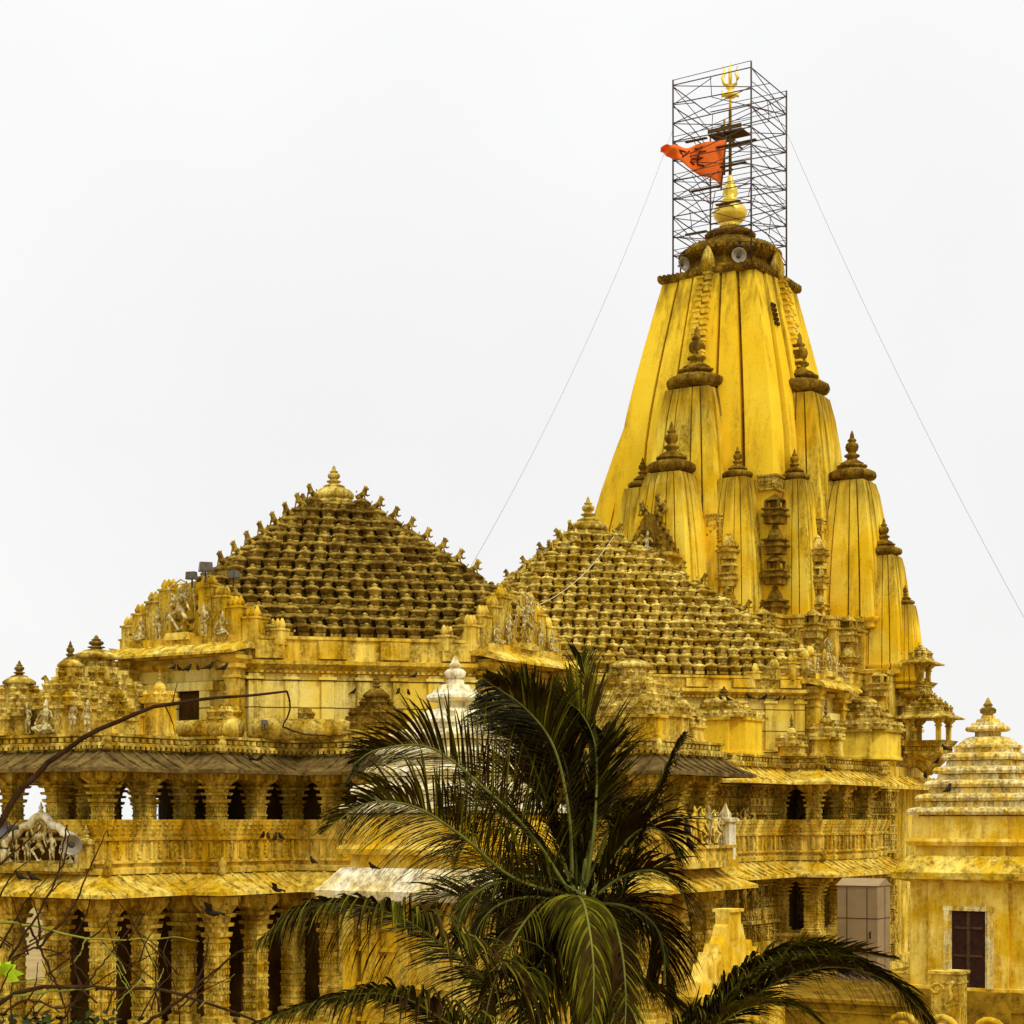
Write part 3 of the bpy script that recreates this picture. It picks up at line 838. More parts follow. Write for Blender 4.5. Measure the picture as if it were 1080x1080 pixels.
q4 = [(2.2, -7.9), (4.0, -7.9), (4.0, -6.6), (5.4, -6.6), (5.4, -5.4), (6.6, -5.4), (6.6, -4.0), (7.9, -4.0), (7.9, -2.2), (8.3, -2.2)]
q4 = [(2.0, -8.3), (4.0, -7.9)][:0] + [(2.0, -8.3), (2.0, -7.7), (4.0, -7.7), (4.0, -6.5), (5.5, -6.5), (5.5, -5.5), (6.5, -5.5), (6.5, -4.0), (7.7, -4.0), (7.7, -2.0), (8.3, -2.0)]
TW2 = q4 + [(x, -y) for x, y in reversed(q4)]; TW2 = TW2 + [(-x, y) for x, y in reversed(TW2)]
tw.mould(TW2, [(Z(7.5), 0), (Z(9.6), 0), (Z(9.62), .1), (Z(9.72), .1), (Z(9.75), 0), (Z(10.1), 0), (Z(10.12), .12), (Z(10.3), .14), (Z(10.32), -.3)])
beads(tw, TW2, 0, Z(9.8), Z(10.05), .24, .12, .09)
tw.build('tower_wall', M['wall'], temple)

def ratha(c):
    """indented plan of a spire of corner half-width c: flat centre, side strips, corner strips with grooves between"""
    m = 1.0
    q = [(.27, -1.08), (.27, -.96), (.32, -.96), (.32, -1.045), (.60, -1.045), (.60, -.93), (.66, -.93), (.66, -1.0), (1.0, -1.0)]
    out = list(q) + [(-y, -x) for x, y in reversed(q[:-1])]
    full = []
    for k in range(4):
        for x, y in out:
            for _ in range(k): x, y = -y, x
            full.append((x * c, y * c))
    return full
def spire_body(mb, prof, c=(0, 0)):
    rings = [[(c[0] + x, c[1] + y, z) for x, y in ratha(cc)] for z, cc in prof]
    n = len(rings[0])
    GV = {1, 5, 10, 14}  # groove floors get the dark second material, setting the strips apart
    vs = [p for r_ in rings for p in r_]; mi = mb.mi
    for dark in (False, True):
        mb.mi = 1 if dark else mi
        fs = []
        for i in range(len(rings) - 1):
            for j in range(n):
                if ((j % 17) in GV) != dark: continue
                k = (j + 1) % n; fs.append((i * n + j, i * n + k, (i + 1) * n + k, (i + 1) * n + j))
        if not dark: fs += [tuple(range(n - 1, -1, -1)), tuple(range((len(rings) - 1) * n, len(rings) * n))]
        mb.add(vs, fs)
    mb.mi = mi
def disc(mb, x, y, z, r, n=40):
    """ribbed crown disc"""
    mb.lathe([(r * .68, -r * .42), (r * .74, -r * .2), (r * .95, -r * .14), (r * 1.0, -r * .02), (r * .97, r * .1), (r * .8, r * .2), (r * .62, r * .26), (r * .45, r * .34), (r * .38, r * .40)], (x, y, z), 44, True, 1, .10)
    mb.lathe([(r * .5, r * .3), (r * .62, r * .36), (r * .62, r * .42), (r * .35, r * .5), (r * .3, r * .6)], (x, y, z), 20)

# main spire
ms = MB()
zs = [(Z(28.9), 2.72), (Z(27.3), 3.06), (Z(25.5), 3.44), (Z(23.6), 3.82), (Z(21.7), 4.16), (Z(20.0), 4.40), (Z(18.0), 4.55), (Z(16.0), 4.66), (Z(14.0), 4.74), (Z(12.0), 4.8), (Z(9.0), 4.8)]
spire_body(ms, list(reversed(zs)))
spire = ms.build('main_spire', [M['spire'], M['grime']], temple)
sh = MB()
sq = [(2.85, -2.85), (2.85, 2.85), (-2.85, 2.85), (-2.85, -2.85)]
st9 = ratha(2.72)
sh.mould(sq, [(Z(28.85), -.15), (Z(28.91), .02), (Z(29.05), .08), (Z(29.25), .08), (Z(29.27), -.2), (Z(29.37), -.3)])
beads(sh, sq, .06, Z(29.01), Z(29.29), .26, .15, .08, .3)
sh.lathe([(2.75, 0), (2.62, .25), (2.3, .35), (2.2, .9)], (0, 0, Z(29.30)), 32, True)
sh.lathe([(2.2, 0), (2.55, .22), (2.72, .32), (2.74, .62), (2.6, .78), (2.3, .95), (1.9, 1.1), (1.35, 1.3), (1.1, 1.5), (1.0, 1.65)], (0, 0, Z(30.05)), 64, True, 1, .03)
for i in range(56):
    a = 2 * PI * i / 56
    sh.box((2.7 * math.cos(a), 2.7 * math.sin(a), Z(30.52)), (.2, .16, .26), a)
    sh.box((2.3 * math.cos(a), 2.3 * math.sin(a), Z(30.93)), (.16, .14, .14), a)
sh.lathe([(1.0, 0), (1.35, .08), (1.42, .2), (1.25, .36), (.8, .5), (.62, .62), (.6, .72)], (0, 0, Z(31.55)), 40, True, 1, .04)
sh.build('crown_disc', M['grime'], spire)
kg = MB()
kg.lathe([(.5, 0), (.62, .08), (.5, .18), (.6, .3), (.88, .6), (.93, .9), (.8, 1.15), (.5, 1.32), (.38, 1.38), (.5, 1.46), (.46, 1.56), (.3, 1.66), (.42, 1.9), (.38, 2.2), (.22, 2.5), (.12, 2.8), (.06, 3.0)], (0, 0, Z(32.15)), 28)
kg.build('finial', M['gold'], spire)
# engaged shell motif and chain of tiny turrets up the middle of two faces
def chain(mb, face, r0f, z0, z1, n, w=.34):
    for i in range(n):
        t = i / (n - 1); zz = z0 + (z1 - z0) * t; d = r0f(zz)
        for sgn in (-1, 1):
            off = sgn * w * .62
            z_ = zz + (.35 * (z1 - z0) / n if sgn > 0 else 0)
            if face == 0: c = (off, -d - .08, z_); 
            else: c = (d + .08, off, z_)
            mb.box(c, (w, w, (z1 - z0) / n * .62)); mb.box((c[0], c[1], c[2] + (z1 - z0) / n * .33), (w * 1.3, w * 1.3, .12))
def chalf(z):
    z -= ZC
    for (za, ca), (zb, cb) in zip(zs[:-1], zs[1:]):
        if zb - ZC <= z <= za - ZC:
            t = (z - (zb - ZC)) / (za - zb); return (cb + (ca - cb) * t) * 1.08
    return 3.0
for k in (0, 1):
    chn = MB(); chain(chn, k, chalf, Z(24.2), Z(28.55), 8); chn.build('turret_chain', M['subspire'], spire)
for ang, off in ((0, -.9), (PI / 2, .6)):
    X = Matrix.Rotation(ang, 4, 'Z'); lf = MB()
    lf.lathe([(.35, 0), (.42, .5), (.34, 1.0), (.2, 1.4), (.03, 1.7)], (0, -2.75, Z(28.85)), 10, True, X=X)
    lf.build('pointed_boss', M['trim'], spire)
# dark latticed vent on right face
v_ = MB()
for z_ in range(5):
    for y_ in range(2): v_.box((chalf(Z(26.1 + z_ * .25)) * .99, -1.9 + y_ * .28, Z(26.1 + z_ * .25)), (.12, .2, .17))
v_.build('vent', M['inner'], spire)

SUBM = {}
def sub_spire(x, y, r_disc, zdisc, zbase, ht=.62, hb=1.0, kh=None, ang=0):
    """attached smaller spire: body, ribbed disc, pot finial"""
    kh = kh or r_disc * 1.45
    H = zdisc - zbase
    key = (r_disc, round(H, 2), ht, hb)
    if key not in SUBM:
        mb = MB(); n = 9; pr = []
        for i in range(n):
            t = i / (n - 1)
            cc = hb + (ht - hb) * (t ** 1.75)
            pr.append((H * t - .28 * r_disc * (1 if i == n - 1 else 0), cc))
        pr = [(-.55, hb * .9), (-.5, hb * 1.0), (-.22, hb * 1.02), (-.2, hb * 1.1), (-.08, hb * 1.14), (0, hb * 1.14), (.02, hb)] + pr[1:]
        spire_body(mb, pr)
        sqq = [(ht, -ht), (ht, ht), (-ht, ht), (-ht, -ht)]
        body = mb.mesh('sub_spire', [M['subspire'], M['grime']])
        dm = MB(); disc(dm, 0, 0, 0, r_disc); dmesh = dm.mesh('crown_disc', M['grime'])
        km = MB(); kalash(km, (0, 0, 0), kh, r_disc * .48, 14); kmesh = km.mesh('finial', M['grime'])
        SUBM[key] = (body, dmesh, kmesh)
    body, dmesh, kmesh = SUBM[key]
    o = inst('sub_spire', body, temple, (x, y, Z(zbase)), ang)
    inst('crown_disc', dmesh, o, (0, 0, H))
    inst('finial', kmesh, o, (0, 0, H + r_disc * .42))
    return o
for k in range(4):
    a = k * PI / 2
    def rot(x, y):
        c, s = math.cos(a), math.sin(a); return (x * c - y * s, x * s + y * c)
    x, y = rot(0, -4.05); A_ = sub_spire(x, y, 1.62, 22.9, 10.4, 1.22, 2.35, ang=a)
    if k == 3:
        m = MB(); spire_body(m, [(Z(10.4), 4.3), (Z(13), 4.05), (Z(15.7), 3.6), (Z(18), 3.1), (Z(20), 2.6), (Z(22.0), 2.05), (Z(22.4), 1.75)]); m.build('sub_spire', [M['spire'], M['grime']], temple, (-3.2, 0, 0), a)
        continue
    x, y = rot(0, -7.0); C_ = sub_spire(x, y, 1.28, 18.0, 10.4, .95, 1.75, ang=a)
    for s in (-1, 1):
        x, y = rot(s * 2.75, -4.95); sub_spire(x, y, .80, 17.7, 10.4, .72, 1.28, ang=a)
        x, y = rot(s * 2.55, -6.9); 
    if k in (0, 1, 3):
        x, y = rot(0, -8.75); sub_spire(x, y, .95, 13.9, 8.0, .72, 1.22, ang=a)
        x, y = rot(0, -9.9); sub_spire(x, y, .5, 11.2, 7.3, .42, .75, ang=a)
    # corner frieze and stack of tiny turrets in the recesses
    def mini_stack(x, y, z0, z1, n, sc=1.0):
        mb = MB(); hz = (z1 - z0) / n
        wds = .42 * sc
        for i in range(n):
            zz = hz * i
            mb.mould([(wds, -wds), (wds, wds), (-wds, wds), (-wds, -wds)], [(zz, 0), (zz + hz * .22, 0), (zz + hz * .24, .12), (zz + hz * .32, .12), (zz + hz * .34, -.03), (zz + hz * .42, -.03), (zz + hz * .44, .08), (zz + hz * .5, .08)])
            beads(mb, [(wds, -wds), (wds, wds), (-wds, wds), (-wds, -wds)], .05, zz + hz * .24, zz + hz * .31, .22, .1, .12)
            if i % 2 == 0:
                mb.lathe([(wds * .95, hz * .5), (wds * .9, hz * .62), (wds * .62, hz * .78), (wds * .35, hz * .86), (wds * .4, hz * .9), (wds * .1, hz)], (0, 0, zz), 12, False, 1, .12)
            else:
                for sx_ in (-1, 1):
                    for sy_ in (-1, 1): mb.box((sx_ * wds * .75, sy_ * wds * .75, zz + hz * .62), (.14, .14, hz * .26))
                mb.box((0, 0, zz + hz * .62), (wds * .8, wds * .8, hz * .26))
                mb.lathe([(wds * 1.2, hz * .74), (wds * 1.15, hz * .78), (wds * .7, hz * .88), (wds * .2, hz * .96), (.03, hz)], (0, 0, zz), 12, False)
        return mb.build('miniature_turret', M['grime'] if sc > 1.05 else M['trim'], temple, (x, y, Z(z0)), a)
    x, y = rot(4.75, -4.75); mini_stack(x, y, 10.4, 16.6, 4, 1.1)
    for s in (-1, 1):
        x, y = rot(s * 2.9, -6.3); mini_stack(x, y, 10.4, 14.6, 3, .95)
        x, y = rot(s * 3.1, -8.0); mini_stack(x, y, 7.6, 10.4, 2, .95)
        x, y = rot(s * 5.0, -6.9); mini_stack(x, y, 7.6, 10.6, 2, .95)
        x, y = rot(s * 2.5, -9.4); mini_stack(x, y, 4.9, 7.6, 2, .9)
        x, y = rot(s * 5.0, -7.8); mini_stack(x, y, 5.0, 7.5, 2, .9)
    x, y = rot(6.8, -6.8); mini_stack(x, y, 5.0, 8.8, 3, .9)
    # lace friezes
    r2 = random.Random(9)
    for (cx_, cy_, wd, zb, hh) in ((4.3, -4.3, .95, 16.9, .6), (-1.95, -5.75, .8, 14.3, 1.2), (1.95, -5.75, .8, 14.3, 1.2)):
        fz = MB()
        fz.box((cx_, cy_, zb + hh / 2), (wd, wd, hh))
        fz.box((cx_, cy_, zb + hh + .05), (wd + .16, wd + .16, .1)); fz.box((cx_, cy_, zb - .04), (wd + .14, wd + .14, .1))
        sqq = [(cx_ + wd / 2, cy_ - wd / 2), (cx_ + wd / 2, cy_ + wd / 2), (cx_ - wd / 2, cy_ + wd / 2), (cx_ - wd / 2, cy_ - wd / 2)]
        for i in range(int(hh / .16)):
            for aa, bb, dd, nn, L in edges(sqq):
                kk = int(L / .17)
                for j in range(kk):
                    if r2.random() < .3: continue
                    cc = aa + dd * (L * (j + .5) / kk) + nn * .03
                    fz.box((cc.x, cc.y, zb + .1 + i * .16), (.1, .12, .11), math.atan2(dd.y, dd.x))
        fz.build('frieze', M['trim'], temple, (0, 0, ZC), a)

# gable over the joint between hall two and the spire
gb = empty('antefix'); gb.parent = temple; gb.location = (0, -8.9, 0)
m = MB(); m.mould(sqr(0, 0, 1.15, .8), [(Z(9.0), 0), (Z(12.6), 0), (Z(12.65), .1), (Z(12.75), .1), (Z(12.8), 0), (Z(13.05), .0), (Z(13.1), .35), (Z(13.25), .38), (Z(13.3), .1)])
m.build('porch_wall', M['wall'], gb)
m = MB()
for i in range(6):
    h = 1.25 * (1 - i / 6.5)
    m.box((0, 0, Z(13.4 + i * .34)), (h * 2, 1.2, .34))
    for s in (-1, 1): m.lathe([(.12, 0), (.16, .1), (.03, .3)], (s * h, -.3, Z(13.5 + i * .34)), 6)
for i in range(40): m.box((rnd.uniform(-.8, .8), -.62, Z(13.4 + rnd.random() * 1.1)), (.16, .12, .16))
m.build('gable', M['grime'], gb)
inst('lion_statue', LION, gb, (-.6, 0, Z(15.3)), 0, 1.0); inst('lion_statue', LION, gb, (.35, 0, Z(15.4)), 0, 1.2)
inst('statue', FIG['seat'], gb, (0, -.75, Z(13.35)), 0, 1.5)

# ---------- oriel balconies on the right face of the tower
def oriel(d, z0, half, h_par, h_open, y=0.0, dep=1.0):
    o = empty('balcony'); o.parent = temple; o.location = (d, y, Z(z0))
    m = MB()
    m.lathe([(.15, -half * 1.1), (half * .5, -half * .8), (half * .9, -half * .35), (half * 1.25, -.08), (half * 1.35, 0), (half * 1.35, .12)], (0, 0, 0), 8, False, rot=PI / 8)
    m.box((-half, 0, -.3), (half * 2, half * 1.4, .6))
    m.build('bracket', M['trim'], o)
    m = MB()
    m.mould(sqr(0, 0, half, half), [(.1, .05), (.2, .05), (.22, 0), (h_par * .6, 0), (h_par * .62, .1), (h_par * .7, .1), (h_par, .25), (h_par, .1), (h_par * .6, -.1), (.1, -.1)], False, False)
    beads(m, sqr(0, 0, half, half), 0, .25, h_par * .55, .3, .12, .08)
    m.build('balustrade', M['trim'], o)
    for sx_, sy_ in ((1, 1), (1, -1), (-1, 1), (-1, -1)):
        c = MB(); c.mould(sqr(0, 0, .11, .11), [(.1, 0), (h_par, 0), (h_par + h_open * .6, 0), (h_par + h_open * .65, .06), (h_par + h_open * .72, 0), (h_par + h_open * .9, .16), (h_par + h_open, .18)])
        c.build('column', M['column'], o, (sx_ * (half - .14), sy_ * (half - .14), 0))
    m = MB()
    zt = h_par + h_open
    m.mould(sqr(0, 0, half, half), [(zt - .02, -.1), (zt - .05, .5), (zt + .02, .52), (zt + .2, .1), (zt + .32, .08), (zt + .34, -.1)])
    n = 4
    for i in range(n):
        h = half * (1 - i / (n + .5)); zb = zt + .3 + i * half * .22
        m.box((0, 0, zb + half * .11), (h * 2, h * 2, half * .23))
        kk = max(1, int(2 * h / .38))
        for s in range(4):
            a = s * PI / 2
            for j in range(kk):
                t = ((j + .5) / kk * 2 - 1) * h
                bell(m, (h * math.cos(a) - t * math.sin(a), h * math.sin(a) + t * math.cos(a), zb + .04), .42, a)
    kalash(m, (0, 0, zt + .3 + n * half * .22), .5, .2, 8)
    m.build('roof', M['bell2'], o)
    return o
oriel(10.45, 6.45, .64, .6, .95)
oriel(11.15, 3.3, .92, .75, 1.15)

# ---------- arched statue groups on the lower eaves
def arch_group(cx, cy, ang):
    o = empty('statue_arch'); o.parent = temple; o.location = (cx, cy, Z(-1.58)); o.rotation_euler = (0, 0, ang)
    m = MB(); m.box((0, 0, .06), (3.7, .6, .12)); m.box((0, .05, .17), (3.4, .45, .12)); m.build('pedestal', M['trim'], o)
    m = MB()
    pts = []
    def lobe(cx_, cz_, r, a0, a1, n=9): 
        return [(cx_ + r * math.cos(R(a0 + (a1 - a0) * i / n)), 0, cz_ + r * math.sin(R(a0 + (a1 - a0) * i / n))) for i in range(n + 1)]
    path = [(-1.62, 0, .2)] + lobe(-1.12, .62, .52, 190, 75) + lobe(-.62, .98, .42, 170, 70) + lobe(0, 1.2, .52, 165, 15) + lobe(.62, .98, .42, 110, 10) + lobe(1.12, .62, .52, 105, -10) + [(1.62, 0, .2)]
    m.tube(path, .13, 8)
    m.build('arch', M['cream'], o)
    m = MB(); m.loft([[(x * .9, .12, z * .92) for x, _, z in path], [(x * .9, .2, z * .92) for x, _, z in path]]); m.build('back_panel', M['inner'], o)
    m = MB(); kalash(m, (0, 0, 1.75), .42, .14, 8); m.build('finial', M['cream'], o)
    for x, k, s in ((0, 'dance', 1.15), (-.55, 'stand', .95), (.55, 'stand2', .95), (-1.0, 'stand2', .72), (1.0, 'stand', .72), (-1.35, 'seat', .7), (1.35, 'seat', .7)):
        inst('statue', FIG[k], o, (x, -.06, .22), 0, s)
    for x in (-1.95, 1.95):
        m = MB(); m.mould(sqr(x, 0, .16, .16), [(.1, 0), (.8, 0), (.84, .07), (.95, .07), (1.0, 0)]); kalash(m, (x, 0, .95), .5, .18, 8); m.build('post', M['trim'], o)
    return o
arch_group(0, -50.15, 0)
# statue group above the side canopy
so = empty('statue_ledge'); so.parent = temple; so.location = (15.5, Y1 + .4, Z(-1.6)); so.rotation_euler = (0, 0, R(90))
m = MB(); m.box((0, 0, .12), (3.6, .7, .24)); m.box((0, 0, .45), (3.2, .5, .44)); m.box((0, -.05, .7), (3.4, .62, .1)); m.build('pedestal', M['wall'], so)
for x, k, s in ((-1.0, 'stand', 1.25), (-.45, 'dance', 1.15), (.1, 'stand2', 1.3), (.6, 'dance2', 1.05), (1.1, 'stand', 1.0)):
    inst('statue', FIG[k] if x in (.1, 1.1) else YEL[k], so, (x, -.05, .75), 0, s)
m = MB(); m.mould(sqr(-1.75, .1, .3, .3), [(.2, 0), (1.5, 0), (1.55, .1), (1.65, .1), (1.7, -.05)]); m.lathe([(.25, 1.7), (.27, 1.8), (.1, 2.0), (.02, 2.2)], (-1.75, .1, 0), 4, False, rot=PI / 4); m.build('post', M['wall'], so)
m = MB(); m.mould(sqr(1.75, .1, .26, .26), [(.2, 0), (1.5, 0), (1.55, .1), (1.65, .1), (1.7, -.05)]); m.lathe([(.22, 1.7), (.24, 1.8), (.1, 2.0), (.02, 2.2)], (1.75, .1, 0), 4, False, rot=PI / 4); m.build('post', M['cream'], so)

# ================================================================== things on the spire
sc_ = empty('scaffolding', TM @ Vector((0, 0, Z(29.25))), RZ)
tag(sc_, 'square tower of thin rusty scaffold poles around the golden tip of the main spire', 'scaffolding')
hS = 2.3; top = 10.2
corners = [(-hS, -hS), (hS, -hS), (hS, hS), (-hS, hS)]
for i, (x, y) in enumerate(corners):
    m = MB(); m.tube([(x, y, -.1 if i != 2 else .1), (x, y, top + (.5 if i != 3 else -1.0))], .048, 6); m.build('pole', M['steel'], sc_)
lv = [1.2 + 1.02 * i for i in range(10)]
r2 = random.Random(4)
for i in range(4):
    a = Vector(corners[i]); b = Vector(corners[(i + 1) % 4])
    m = MB()
    for z in lv: 
        m.tube([(*a, z + r2.uniform(-.08, .08)), (*b, z + r2.uniform(-.12, .12))], .032, 5)
        if r2.random() < .6: m.tube([(*a, z + .3), (*b, z + .35)], .02, 5)
    m.build('ledger', M['steel'], sc_)
    m = MB()
    for j, z in enumerate(lv[:-1]):
        q0, q1 = (a, b) if j % 2 else (b, a)
        m.tube([(*q0, z), (*(q0 + (q1 - q0) * (1 if r2.random() < .6 else .6)), z + 1.02)], .026, 5)
        if r2.random() < .75: m.tube([(*q1, z), (*(q1 + (q0 - q1) * r2.choice((.5, 1))), z + .95)], .022, 5)
        mid = q0 + (q1 - q0) * .5
        if r2.random() < .4: m.tube([(*mid, z), (*(mid + (q1 - q0) * r2.uniform(-.1, .1)), z + 1.02)], .022, 5)
    m.build('brace', M['steel'], sc_)
m = MB(); m.box((-.1, .1, 8.05), (2.0, 1.2, .07)); m.box((-.1, -.5, 8.22), (2.0, .05, .22)); m.box((-.2, .3, 7.9), (.08, 3.4, .08)); m.build('platform', M['plank'], sc_)
for z, x, L in ((2.7, -1.6, 1.6), (5.0, -1.0, 2.2), (6.0, .6, 1.9), (7.1, .5, 3.6), (4.0, .3, 1.8), (7.75, -1.6, 1.6)):
    m = MB(); m.box((x, -.9, z), (L * .8, .22, .06)); m.build('plank', M['plank'], sc_)
# small bird-like clutter on the poles is left to the pigeons

fp = empty('flagpole', TM @ Vector((0, 0, Z(34.95))), RZ)
tag(fp, 'golden trident staff rising from the pot finial of the main spire inside the scaffolding', 'flagpole')
m = MB(); m.tube([(0, 0, 0), (0, 0, 3.6)], .09, 8); m.tube([(-.35, 0, .2), (-.35, 0, 3.2)], .06, 6); m.tube([(0, 0, 3.5), (0, 0, 4.9)], .07, 8)
m.box((-.15, 0, .4), (.6, .1, .1)); m.box((-.15, 0, 2.0), (.9, .1, .1))
m.build('staff', M['grime'], fp)
m = MB(); m.tube([(0, 0, 3.6), (0, 0, 3.8 + 1.2)], .075, 8)
hB = 4.25
XR = Matrix.Rotation(R(32), 4, 'Z')
def tpts(l): return [XR @ Vector(p) for p in l]
m.lathe([(.05, 0), (.3, .1), (.36, .25), (.2, .4), (.1, .5), (.25, .6), (.1, .7)], (0, 0, hB), 12)
m.tube(tpts([(0, 0, hB + .6), (0, 0, hB + 1.5), (0, 0, hB + 2.0)]), [.1, .11, .02], 8)
for s in (-1, 1):
    m.tube(tpts([(0, 0, hB + .75), (s * .32, 0, hB + .82), (s * .42, 0, hB + 1.15), (s * .3, 0, hB + 1.4), (s * .40, 0, hB + 1.8)]), [.09, .1, .1, .08, .02], 8)
    m.tube(tpts([(s * .05, 0, hB + .3), (s * .42, 0, hB + .2), (s * .45, 0, hB + .45)]), [.09, .13, .05], 8)
m.build('trident', M['gold'], fp)

# flag
fl = MB()
Yf = 99.6
tl, bl, tp = P(766, 147, Yf), P(760, 197, Yf), P(697, 158, 97.8)
N = 22; K = 9
vs = []; fs = []
for i in range(N + 1):
    u = i / N
    A = tl.lerp(tp, u); B = bl.lerp(tp, u)
    if u > .0: A = A + Vector((0, 0, .12 * math.sin(u * 9) * u)); B = B + Vector((0, 0, .15 * math.sin(u * 7 + 1) * (1 - u)))
    for j in range(K + 1):
        t = j / K; p = A.lerp(B, t)
        if u > .97: pass
        wv = .28 * math.sin(u * 13 + t * 3.0) * (u + .1) + .10 * math.sin(u * 24 - t * 6) * u
        hw = .10 * (1 if u > .9 else 0)
        p = p + Vector((0, wv, -hw * (t - .5) * 2 * (1 if u > .9 else 0)))
        vs.append(p)
for i in range(N):
    for j in range(K):
        a = i * (K + 1) + j; fs.append((a, a + 1, a + K + 2, a + K + 1))
fl.add(vs, fs, True)
m = MB()
hoist = empty('flag', bl)
tag(hoist, 'orange triangular flag with dark red markings flying left of the trident staff', 'flag')
def rel(mb, o):
    mb.v = [tuple(Vector(p) - Vector(o)) for p in mb.v]
rel(fl, bl)
fo = fl.build('cloth', M['flag'], hoist)
md = fo.modifiers.new('thick', 'SOLIDIFY'); md.thickness = .02
# markings: an om-like stroke and a trident, drawn as thin cloth patches lying on the flag
def onflag(u, t):
    i = min(N - 1, int(u * N)); fu = u * N - i; j = min(K - 1, int(t * K)); ft = t * K - j
    g_ = lambda a, b: Vector(vs[a * (K + 1) + b])
    return (g_(i, j) * (1 - fu) * (1 - ft) + g_(i + 1, j) * fu * (1 - ft) + g_(i, j + 1) * (1 - fu) * ft + g_(i + 1, j + 1) * fu * ft) - bl + Vector((0, -.04, 0))
mk = MB()
for stroke in ([(.30, .30), (.40, .28), (.42, .42), (.34, .48), (.42, .56), (.40, .70), (.30, .72)], [(.40, .48), (.50, .50), (.52, .64), (.46, .72)], [(.36, .14), (.42, .18), (.48, .14)],
               [(.62, .25), (.72, .35), (.66, .6)], [(.56, .2), (.66, .75)]):
    mk.tube([onflag(u, t) for u, t in stroke], .055, 5)
mk.build('marking', M['mark'], hoist)
m = MB(); m.tube([bl - bl + Vector((.02, 0, -.2)), tl - bl + Vector((.02, 0, .2))], .04, 6); m.build('hoist_pole', M['steel'], hoist)

# loudspeakers
def horn(p, s, label, yaw, pitch=0, dark=False):
    o = empty('loudspeaker', p); o.rotation_euler = (pitch, 0, yaw)
    tag(o, label, 'loudspeaker')
    X = Matrix.Rotation(R(90), 4, 'X')
    m = MB(); m.lathe([(.08, -.5), (.10, -.3), (.16, -.15), (.3, .0), (.42, .12), (.5, .18), (.52, .20), (.48, .19), (.36, .08), (.2, -.02), (.12, -.1), (.02, -.12)], (0, 0, 0), 24, True, X=X)
    m.v = [tuple(c * s for c in v) for v in m.v]; m.build('horn', M['horn'] if not dark else M['lamp'], o)
    m = MB(); m.lathe([(.12, -.1), (.15, -.04), (.1, 0), (.02, .05)], (0, 0, 0), 12, True, X=X); m.v = [tuple(c * s for c in v) for v in m.v]; m.build('driver', M['hornin'], o)
    m = MB(); m.box((0, .25 * s, -.3 * s), (.08 * s, .08 * s, .6 * s)); m.build('bracket', M['steel'], o)
horn(P(779, 270, 97.0), .78, 'grey horn loudspeaker facing out below the crown disc of the main spire', R(2))
horn(P(720, 279, 98.6), .72, 'grey horn loudspeaker at the left shoulder of the main spire beside a scaffold pole', R(35))
horn(P(75.5, 891, 56.1), .62, 'pale grey horn loudspeaker at the right end of the statue arch on the front porch', R(15))
horn(P(8, 873, 56.6), .7, 'dark horn loudspeaker left of the statue arch on the front porch', R(-50), dark=True)

# wires
def wire(name, pts, r, mat, label, cat='cable'):
    m = MB(); o0 = Vector(pts[0]); m.tube([Vector(p) - o0 for p in pts], r, 5)
    o = m.build(name, M[mat], None, o0); tag(o, label, cat); return o
def sag(a, b, s, n=16): return [a.lerp(b, i / n) + Vector((0, 0, -s * 4 * (i / n) * (1 - i / n))) for i in range(n + 1)]
wire('guy_wire', sag(P(711, 133, 100), P(497, 597, 71), 1.2), .010, 'wire', 'thin grey guy wire running from the scaffolding down left between the two bell roofs')
wire('guy_wire', sag(P(830, 140, 98), P(1130, 740, 80), 1.0), .010, 'wire', 'thin grey guy wire running from the scaffolding down to the right edge')
wire('rope', sag(P(648, 565, 84), P(560, 641, 66.5), .5), .014, 'rope', 'pale rope slung across the left part of the second bell roof', 'rope')

# floodlights
def flood(p, s, yaw, label):
    o = empty('floodlight', p, yaw); tag(o, label, 'floodlight')
    m = MB(); m.box((0, 0, 0), (.5 * s, .3 * s, .34 * s), t=.85); m.build('housing', M['lamp'], o)
    m = MB(); m.box((0, -.16 * s, 0), (.42 * s, .03, .26 * s)); m.build('glass', M['glass'], o)
    m = MB(); m.box((0, .05 * s, -.3 * s), (.06 * s, .06 * s, .5 * s)); m.build('stem', M['steel'], o)
flood(P(217, 598, 62.6), .95, R(20), 'dark box floodlight topmost above the dancing statue on the left roof')
flood(P(202, 607, 62.3), .75, R(-20), 'dark box floodlight just left above the dancing statue on the left roof')
flood(P(247, 606, 62.8), .75, R(60), 'pale faced floodlight right above the dancing statue on the left roof')
flood(P(279, 762, 60.2), .5, R(10), 'small floodlight standing on the stone roll before the pale coursed wall')

